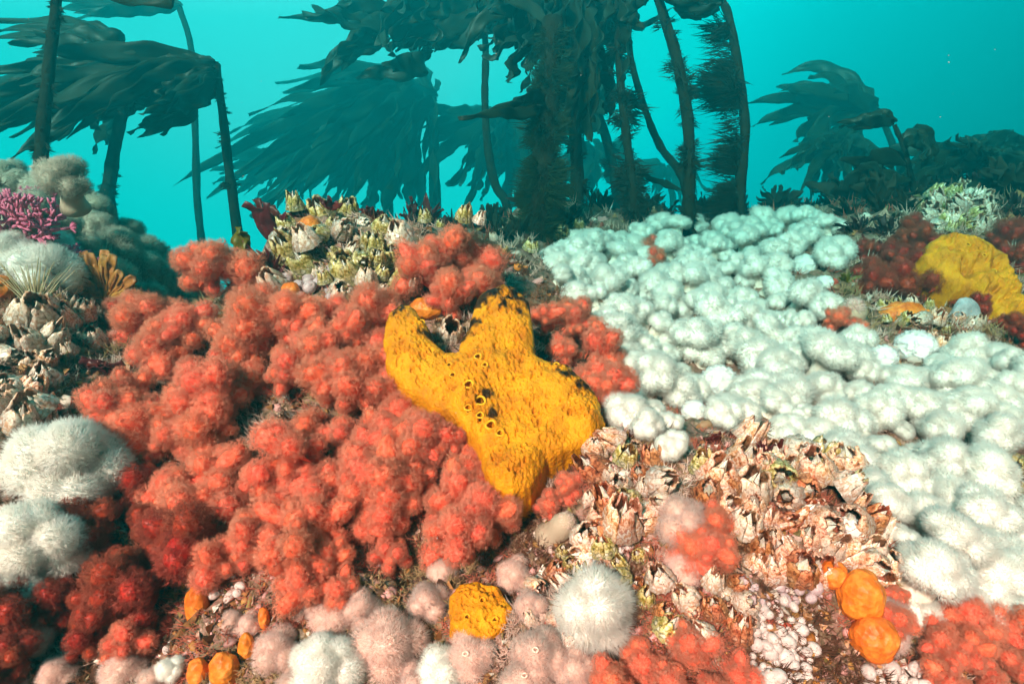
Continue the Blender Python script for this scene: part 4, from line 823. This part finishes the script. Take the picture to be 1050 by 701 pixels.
def globe(label, px, py, r_px, lift=.4, stretch=(1, 1, 1), m='orange_sp', name='orange_tunicate', cat='tunicate', group=None, rough_=.15):
    p, nrm, d = surf(px, py); r = r_px*PXL(d); V, Fc = sphere_grid(40, 26); o_ = Vector((px*.1, py*.1, 0))
    k = np.array([1+rough_*noise.noise(Vector(v)*1.6+o_)+rough_*.25*noise.noise(Vector(v)*4+o_)+.012*noise.noise(Vector(v)*22+o_) for v in V])
    t = thing(name, label, cat, p, group=group)
    c = outward(nrm, px, py)*r*lift
    o = place(new_obj('body', mesh('globe_body', V*k[:, None]*r*np.array(stretch), Fc, M[m]), t), c)
    mb = MB(); ax = outward(nrm, px, py, .3, .2, .7); q = zrot(ax)
    tube(mb, [q @ Vector((math.cos(a)*r*.12, math.sin(a)*r*.12, r*min(stretch)*.98)) for a in np.linspace(0, 6.2832, 11)], [r*.035]*11, 5, cap=False)
    place(new_obj('siphon', mb.build('siphon', M[m]), t), c)
    mb = MB(); q = zrot((ax+Vector((.5, 0, .35))).normalized()); tube(mb, [q @ Vector((math.cos(a)*r*.09, math.sin(a)*r*.09, r*min(stretch)*.98)) for a in np.linspace(0, 6.2832, 11)], [r*.035]*11, 5, cap=False)
    place(new_obj('siphon', mb.build('siphon', M[m]), t), c)
globe('large upper orange globe beside the barnacle crest foot', 873, 618, 24, .9, (.95, .9, 1.15))
globe('lower orange globe touching the large one', 888, 658, 23, .8, (1, .9, 1))
globe('small orange globe peeping over the large one', 852, 592, 14, .6)
globe('orange-brown globe at the frame edge of the carpet', 1040, 545, 15, .6)
globe('tall orange finger at the foot of the red coral', 205, 628, 15, .5, (.75, .8, 1.7))
globe('drooping orange finger beside the beige anemone', 254, 668, 11, .7, (.75, .8, 1.5))
globe('low orange finger under the white ringed tunicates', 232, 690, 16, .6, (.9, .8, 1.2))
globe('short orange finger at the lower frame', 205, 690, 13, .6, (.8, .8, 1.2))
globe('thin orange finger near the ringed tunicates', 272, 635, 8, .7, (.7, .8, 1.6))
globe('orange ball on the lilac tunicates', 300, 303, 9, .9); globe('orange ball low among the lilac tunicates', 303, 325, 8, .9)
globe('orange knob on the central crest rock', 320, 238, 12, .6); globe('flat orange patch between sponge and pointed barnacle', 437, 320, 13, .4, (1.3, .8, .9))
globe('orange lump on the ledge at the frame edge', 2, 300, 14, .5)
globe('yellow-orange crust lump in the rubble bank', 925, 325, 20, .1, (1.5, .6, .7), rough_=.25)
globe('grey rounded crust in front of the mustard sponge', 988, 325, 14, .2, (1, .6, 1.3), m='grey', name='grey_sponge', cat='sponge', rough_=.2)
globe('dark rounded lump alone in the water gap', 178, 281, 12, .6, (1.2, .9, .95), m='dark', name='dark_sponge', cat='sponge', rough_=.2)

# ------------------------------------------------------------------ algae, fan, hydroid tuft
def coralline(label, px, py, size_px, spread, seed):
    r0 = random.Random(seed); p, nrm, d = surf(px, py); s = size_px*PXL(d); t = thing('pink_alga', label, 'seaweed', p)
    def grow(mb, a, dr, ln, rad, lv):
        b = a+dr*ln; tube(mb, [a, a.lerp(b, .5)+Vector((r0.gauss(0, .05), r0.gauss(0, .05), 0))*ln, b], [rad*.8, rad*1.15, rad*.75], 5)
        if lv == 0: return
        for _ in range(r0.choice((2, 2, 3))):
            nd = (dr+Vector((r0.gauss(0, .5), r0.gauss(0, .5), r0.gauss(0, .35)+.1))).normalized(); grow(mb, b, nd, ln*.8, rad*.86, lv-1)
    for k in range(9):
        dr = (outward(nrm, px, py, .3, .6, .3)+Vector((r0.gauss(0, spread), r0.gauss(0, .3), r0.gauss(0, .3)))).normalized(); mb = MB()
        grow(mb, Vector((r0.gauss(0, .25)*s, r0.gauss(0, .1)*s, 0)), dr, s*.26, s*.035, 4); new_obj('branch', mb.build('branch', M['pink_alga']), t)
coralline('large pink branching alga at the frame edge under the near kelp stalk', 16, 250, 66, .6, 1)
coralline('smaller pink branching alga above the small round white anemone', 68, 276, 42, .6, 2)
coralline('pink branching alga sprig on the mound by the near stalk', 45, 212, 26, .4, 3)
# brown fluted fan
p, nrm, d = surf(132, 316); t = thing('brown_fan', 'brown fluted fan-like growth at the edge of the water gap', 'bryozoan', p-FW*.06+UPV*.012); s = 54*PXL(d)
for k in range(26):
    a = -1.5+3.0*k/21+random.gauss(0, .08); e = random.uniform(-.3, .5)
    dr = (RT*math.sin(a)+UPV*(math.cos(a)*.9+.15)-FW*(.35+e*.6)).normalized(); ln = s*random.uniform(.65, 1.05)
    pts = catmull([Vector((0, 0, 0)), dr*ln*.5-UPV*ln*.04, dr*ln+Vector((0, 0, -ln*.06))], 8); mb = MB()
    side = dr.cross(FW).normalized()
    strip(mb, pts, [s*.16*(.3+.9*q/8)*(1 if q < 8 else .75) for q in range(9)], side, ruffle=s*.02, rn=2, thick=.004, fold=.35, twist=random.uniform(-.5, .5)); new_obj('frond', mb.build('fan_frond', M['fan_brown']), t)
# wiry tuft
p, nrm, d = surf(42, 330); t = thing('hydroid_tuft', 'tan wiry hydroid tuft in front of a white anemone', 'hydroid', p); s = PXL(d)
for k in range(46):
    x = random.gauss(0, 15); h = random.uniform(35, 66); mb = MB()
    pts = catmull([Vector((random.gauss(0, 5)*s, 0, 0)), RT*x*.5*s+UPV*h*.5*s-FW*8*s, RT*x*s*1.4+UPV*h*s-FW*random.uniform(2, 16)*s], 6)
    tube(mb, pts, [.75*s, .7*s, .65*s, .6*s, .5*s, .4*s, .3*s], 4); new_obj('stem', mb.build('stem', M['hydroid']), t)
def leafy(label, px, py, size_px, nl, m, lw, fanout=.9, up=.7, name='red_seaweed', fw=.3):
    p, nrm, d = surf(px, py); s = size_px*PXL(d); t = thing(name, label, 'seaweed', p)
    for k in range(nl):
        dr = (RT*random.uniform(-fanout, fanout)+UPV*up*random.uniform(.5, 1.2)-FW*random.uniform(0, fw*2)).normalized(); ln = s*random.uniform(.65, 1.1)
        pts = catmull([Vector((0, 0, 0)), dr*ln*.5, dr*ln+Vector((random.gauss(0, .12)*ln, -.1*ln, random.gauss(-.08, .1)*ln))], 8); mb = MB()
        strip(mb, pts, [s*lw*(.2+math.sin(math.pi*min(.9, .1+q/9)))*(1+.2*random.uniform(-1, 1)) for q in range(9)], dr.cross(FW+Vector((random.gauss(0, .4), 0, random.gauss(0, .4)))).normalized(), ruffle=s*lw*.18, rn=2, thick=.0012, twist=random.uniform(-.6, .6)); new_obj('frond', mb.build('frond', m), t)
leafy('glossy dark red leafy seaweed on the ledge over the shade-painted coral', 112, 385, 26, 7, M['red_alga'], .55)
leafy('feathery dark red seaweed tuft at the top of the red coral', 282, 285, 42, 26, M['red_alga'], .07, .8, 1.0)
leafy('spreading dark red seaweed beside the feathery tuft', 262, 292, 26, 12, M['red_alga'], .16, 1.2, .5)
leafy('dark red lobed seaweed leaf against the open water', 280, 246, 46, 9, M['red_alga'], .3, .7, 1.0)
leafy('olive green blade hanging at the foot of the bent kelp', 248, 262, 36, 2, M['olive_alga'], .42, .25, 1.2, 'olive_seaweed')
for lab, x, y, s_, nl, mk, lw in (('dark brown-red seaweed crest on the barnacle ridge', 790, 470, 26, 14, 'red_alga', .22), ('red leaf sprig at the top corner of the barnacle ridge', 730, 455, 18, 5, 'red_alga', .4), ('wispy dark red sprig on the tip of the barnacle crest', 858, 462, 20, 8, 'red_alga', .1),
                              ('dark sprig between the small bluish anemone and the yellow sponge', 650, 452, 16, 9, 'red_alga', .15), ('olive leaf low on the orange barnacles', 828, 575, 13, 1, 'olive_alga', .4), ('olive leaf pair high on the orange barnacles', 776, 500, 18, 2, 'olive_alga', .35),
                              ('dark red sprig left of the feathery tuft', 240, 268, 18, 8, 'red_alga', .15), ('dark red seaweed on the crest rock skyline', 340, 215, 16, 8, 'red_alga', .3), ('maroon seaweed on the crest rock beside the hazy skirted kelp', 385, 225, 20, 10, 'red_alga', .25), ('yellow-green seaweed tuft beside the far maroon coral', 868, 290, 16, 10, 'olive_alga', .14),
                              ('dark seaweed at the far rubble above the maroon coral', 890, 262, 22, 14, 'red_alga', .2), ('dark red sprig on the carpet edge knob', 1005, 500, 14, 6, 'red_alga', .2), ('small red star of seaweed on the white anemone below the pink alga', 20, 262, 10, 7, 'red_alga', .14)):
    leafy(lab, x, y, s_, nl, M[mk], lw)

# ------------------------------------------------------------------ uncountable shell rubble and crust
def scatter(name, label, count, kinds, m, size, excl, jag):
    mb = MB(); pal, wts = kinds; wts = np.array(wts)/sum(wts)
    if jag: T = [(np.array([(-1, -.6, 0), (1, -.5, 0), (.7, .7, 0), (-.6, .5, 0), (0.1, 0, 1.)]), [(0, 1, 4), (1, 2, 4), (2, 3, 4), (3, 0, 4)]), (np.array([(-1, -.2, 0), (1, -.3, .2), (.3, .5, .1), (-.1, .1, 1.6)]), [(0, 1, 3), (1, 2, 3), (2, 0, 3), (0, 2, 1)])]
    else:
        V, Fc = sphere_grid(8, 5); T = [(V, Fc)]
    done = 0
    for _ in range(count*4):
        if done >= count: break
        x = random.uniform(-160, 1210); y = 190+(random.random()**.8)*600
        if any(inside(e, x, y) and random.random() < .93 for e in excl): continue
        d_ = ray(x, y); h = BV.ray_cast(Vector((0, 0, 0)), d_.normalized())
        if h[0] is None or h[0].dot(FW) > 4: continue
        if noise.noise(h[0]*9) < random.uniform(-.6, .25): continue
        nrm = h[1] if h[1].z > 0 else -h[1]; r = size*PXL(h[0].dot(FW))*random.choice((.4, .6, .8, 1, 1.5))*random.uniform(.7, 1.2)
        V, Fc = random.choice(T); q = zrot((nrm+Vector((random.gauss(0, .6), random.gauss(0, .6), random.gauss(0, .4)))).normalized()).to_matrix()
        W_ = (V*np.array([r, r*random.uniform(.5, 1), r*random.uniform(.5, 1.3)*(1 if jag else .55)])*(1+(.25 if jag else .38)*rng.uniform(-1, 1, V.shape))) @ np.array(q).T+np.array(h[0])
        c = np.array(pal[rng.choice(len(pal), p=wts)])*random.uniform(.6, 1.2); mb.add(W_, Fc, 0, np.minimum(c, .95)); done += 1
    tag(new_obj(name, mb.build(name, m, smooth=not jag)), label, kind='stuff')
EXC = [FIELD]
scatter('shell_rubble', 'broken shell bits and rubble strewn over the reef', 9000, ([(.80, .70, .60), (.50, .22, .08), (.30, .13, .045), (.24, .17, .05), (.60, .36, .28), (.08, .035, .02)], [1.6, 3, 4, 2, 2, 5]), M['rubble'], 5.0, EXC, True)
scatter('encrusting_growth', 'small crusts and knobs covering the reef rock', 6000, ([(.60, .30, .28), (.45, .22, .06), (.16, .08, .04), (.72, .60, .52), (.55, .19, .03), (.30, .17, .09), (.45, .07, .04)], [3, 2, 5, 1.2, 1, 3, 1]), M['crust'], 4.5, EXC, False)
# short fuzzy turf of hydroids and bryozoans
B = []; D = []; Ln = []; Cc = []
TP = [(.62, .40, .32), (.30, .13, .06), (.74, .54, .46), (.16, .06, .03), (.55, .16, .10), (.46, .32, .16), (.80, .66, .58)]
for _ in range(26000):
    x = random.uniform(-160, 1210); y = 190+(random.random()**.8)*600
    if inside(FIELD, x, y) and random.random() < .85: continue
    h = BV.ray_cast(Vector((0, 0, 0)), ray(x, y).normalized())
    if h[0] is None or h[0].dot(FW) > 3.5: continue
    v = noise.noise(h[0]*7+Vector((9, 0, 0)))
    if v < random.uniform(-.8, .1): continue
    c = TP[int((noise.noise(h[0]*5)*.9+.5)*len(TP)*.999) % len(TP)]; px = PXL(h[0].dot(FW)); nr = h[1] if h[1].z > 0 else -h[1]
    for _j in range(7):
        B.append(h[0]+Vector((random.gauss(0, 2.5), random.gauss(0, 2.5), 0))*px); D.append(nr+Vector((random.gauss(0, .5), random.gauss(0, .5)-.2, random.gauss(0, .5)))); Ln.append(px*random.uniform(5, 15)); Cc.append(c)
V, Fc = spikes(np.array(B), np.array(D), np.array(Ln), np.array(Ln)*.055)
tag(new_obj('turf', mesh('turf', V, Fc, M['turf'], col=np.repeat(np.array(Cc), 4, 0))), 'short brown and pink fuzzy turf on the reef rock', kind='stuff')
mb = MB(); V, Fc = sphere_grid(6, 4)
for _ in range(520):
    d = random.uniform(.5, 3.2); p = P(random.uniform(-200, 1250), random.uniform(-60, 560), d)
    if p.z < ground(p.x, p.y)[0].z+.08: continue
    mb.add(V*.0005*random.uniform(.4, 1.3)+np.array(p), Fc)
tag(new_obj('marine_snow', mb.build('marine_snow', M['snow'])), 'fine pale particles drifting in the water', kind='stuff')

# ------------------------------------------------------------------ the water itself: one closed box of even volume
x0, x1, y0, y1, z0, z1 = -11, 11, -.85, 10.4, -4.2, 2.2
V = [(x, y, z) for z in (z0, z1) for y in (y0, y1) for x in (x0, x1)]
hz = new_obj('haze', mesh('haze', V, [(0, 2, 3, 1), (4, 5, 7, 6), (0, 1, 5, 4), (2, 6, 7, 3), (0, 4, 6, 2), (1, 3, 7, 5)], [], smooth=False))
hm = bpy.data.materials.new('sea_water'); hm.use_nodes = True; t = hm.node_tree; t.nodes.clear()
vo = N(t, 'ShaderNodeVolumePrincipled'); ou = N(t, 'ShaderNodeOutputMaterial'); t.links.new(vo.outputs[0], ou.inputs['Volume'])
vo.inputs['Density'].default_value = .35; vo.inputs['Color'].default_value = (.005, .25, .27, 1); vo.inputs['Absorption Color'].default_value = (.0, .85, .86, 1); vo.inputs['Anisotropy'].default_value = .6
hz.data.materials.append(hm); tag(hz, 'clear blue-green sea water between the reef and the kelp', kind='stuff')
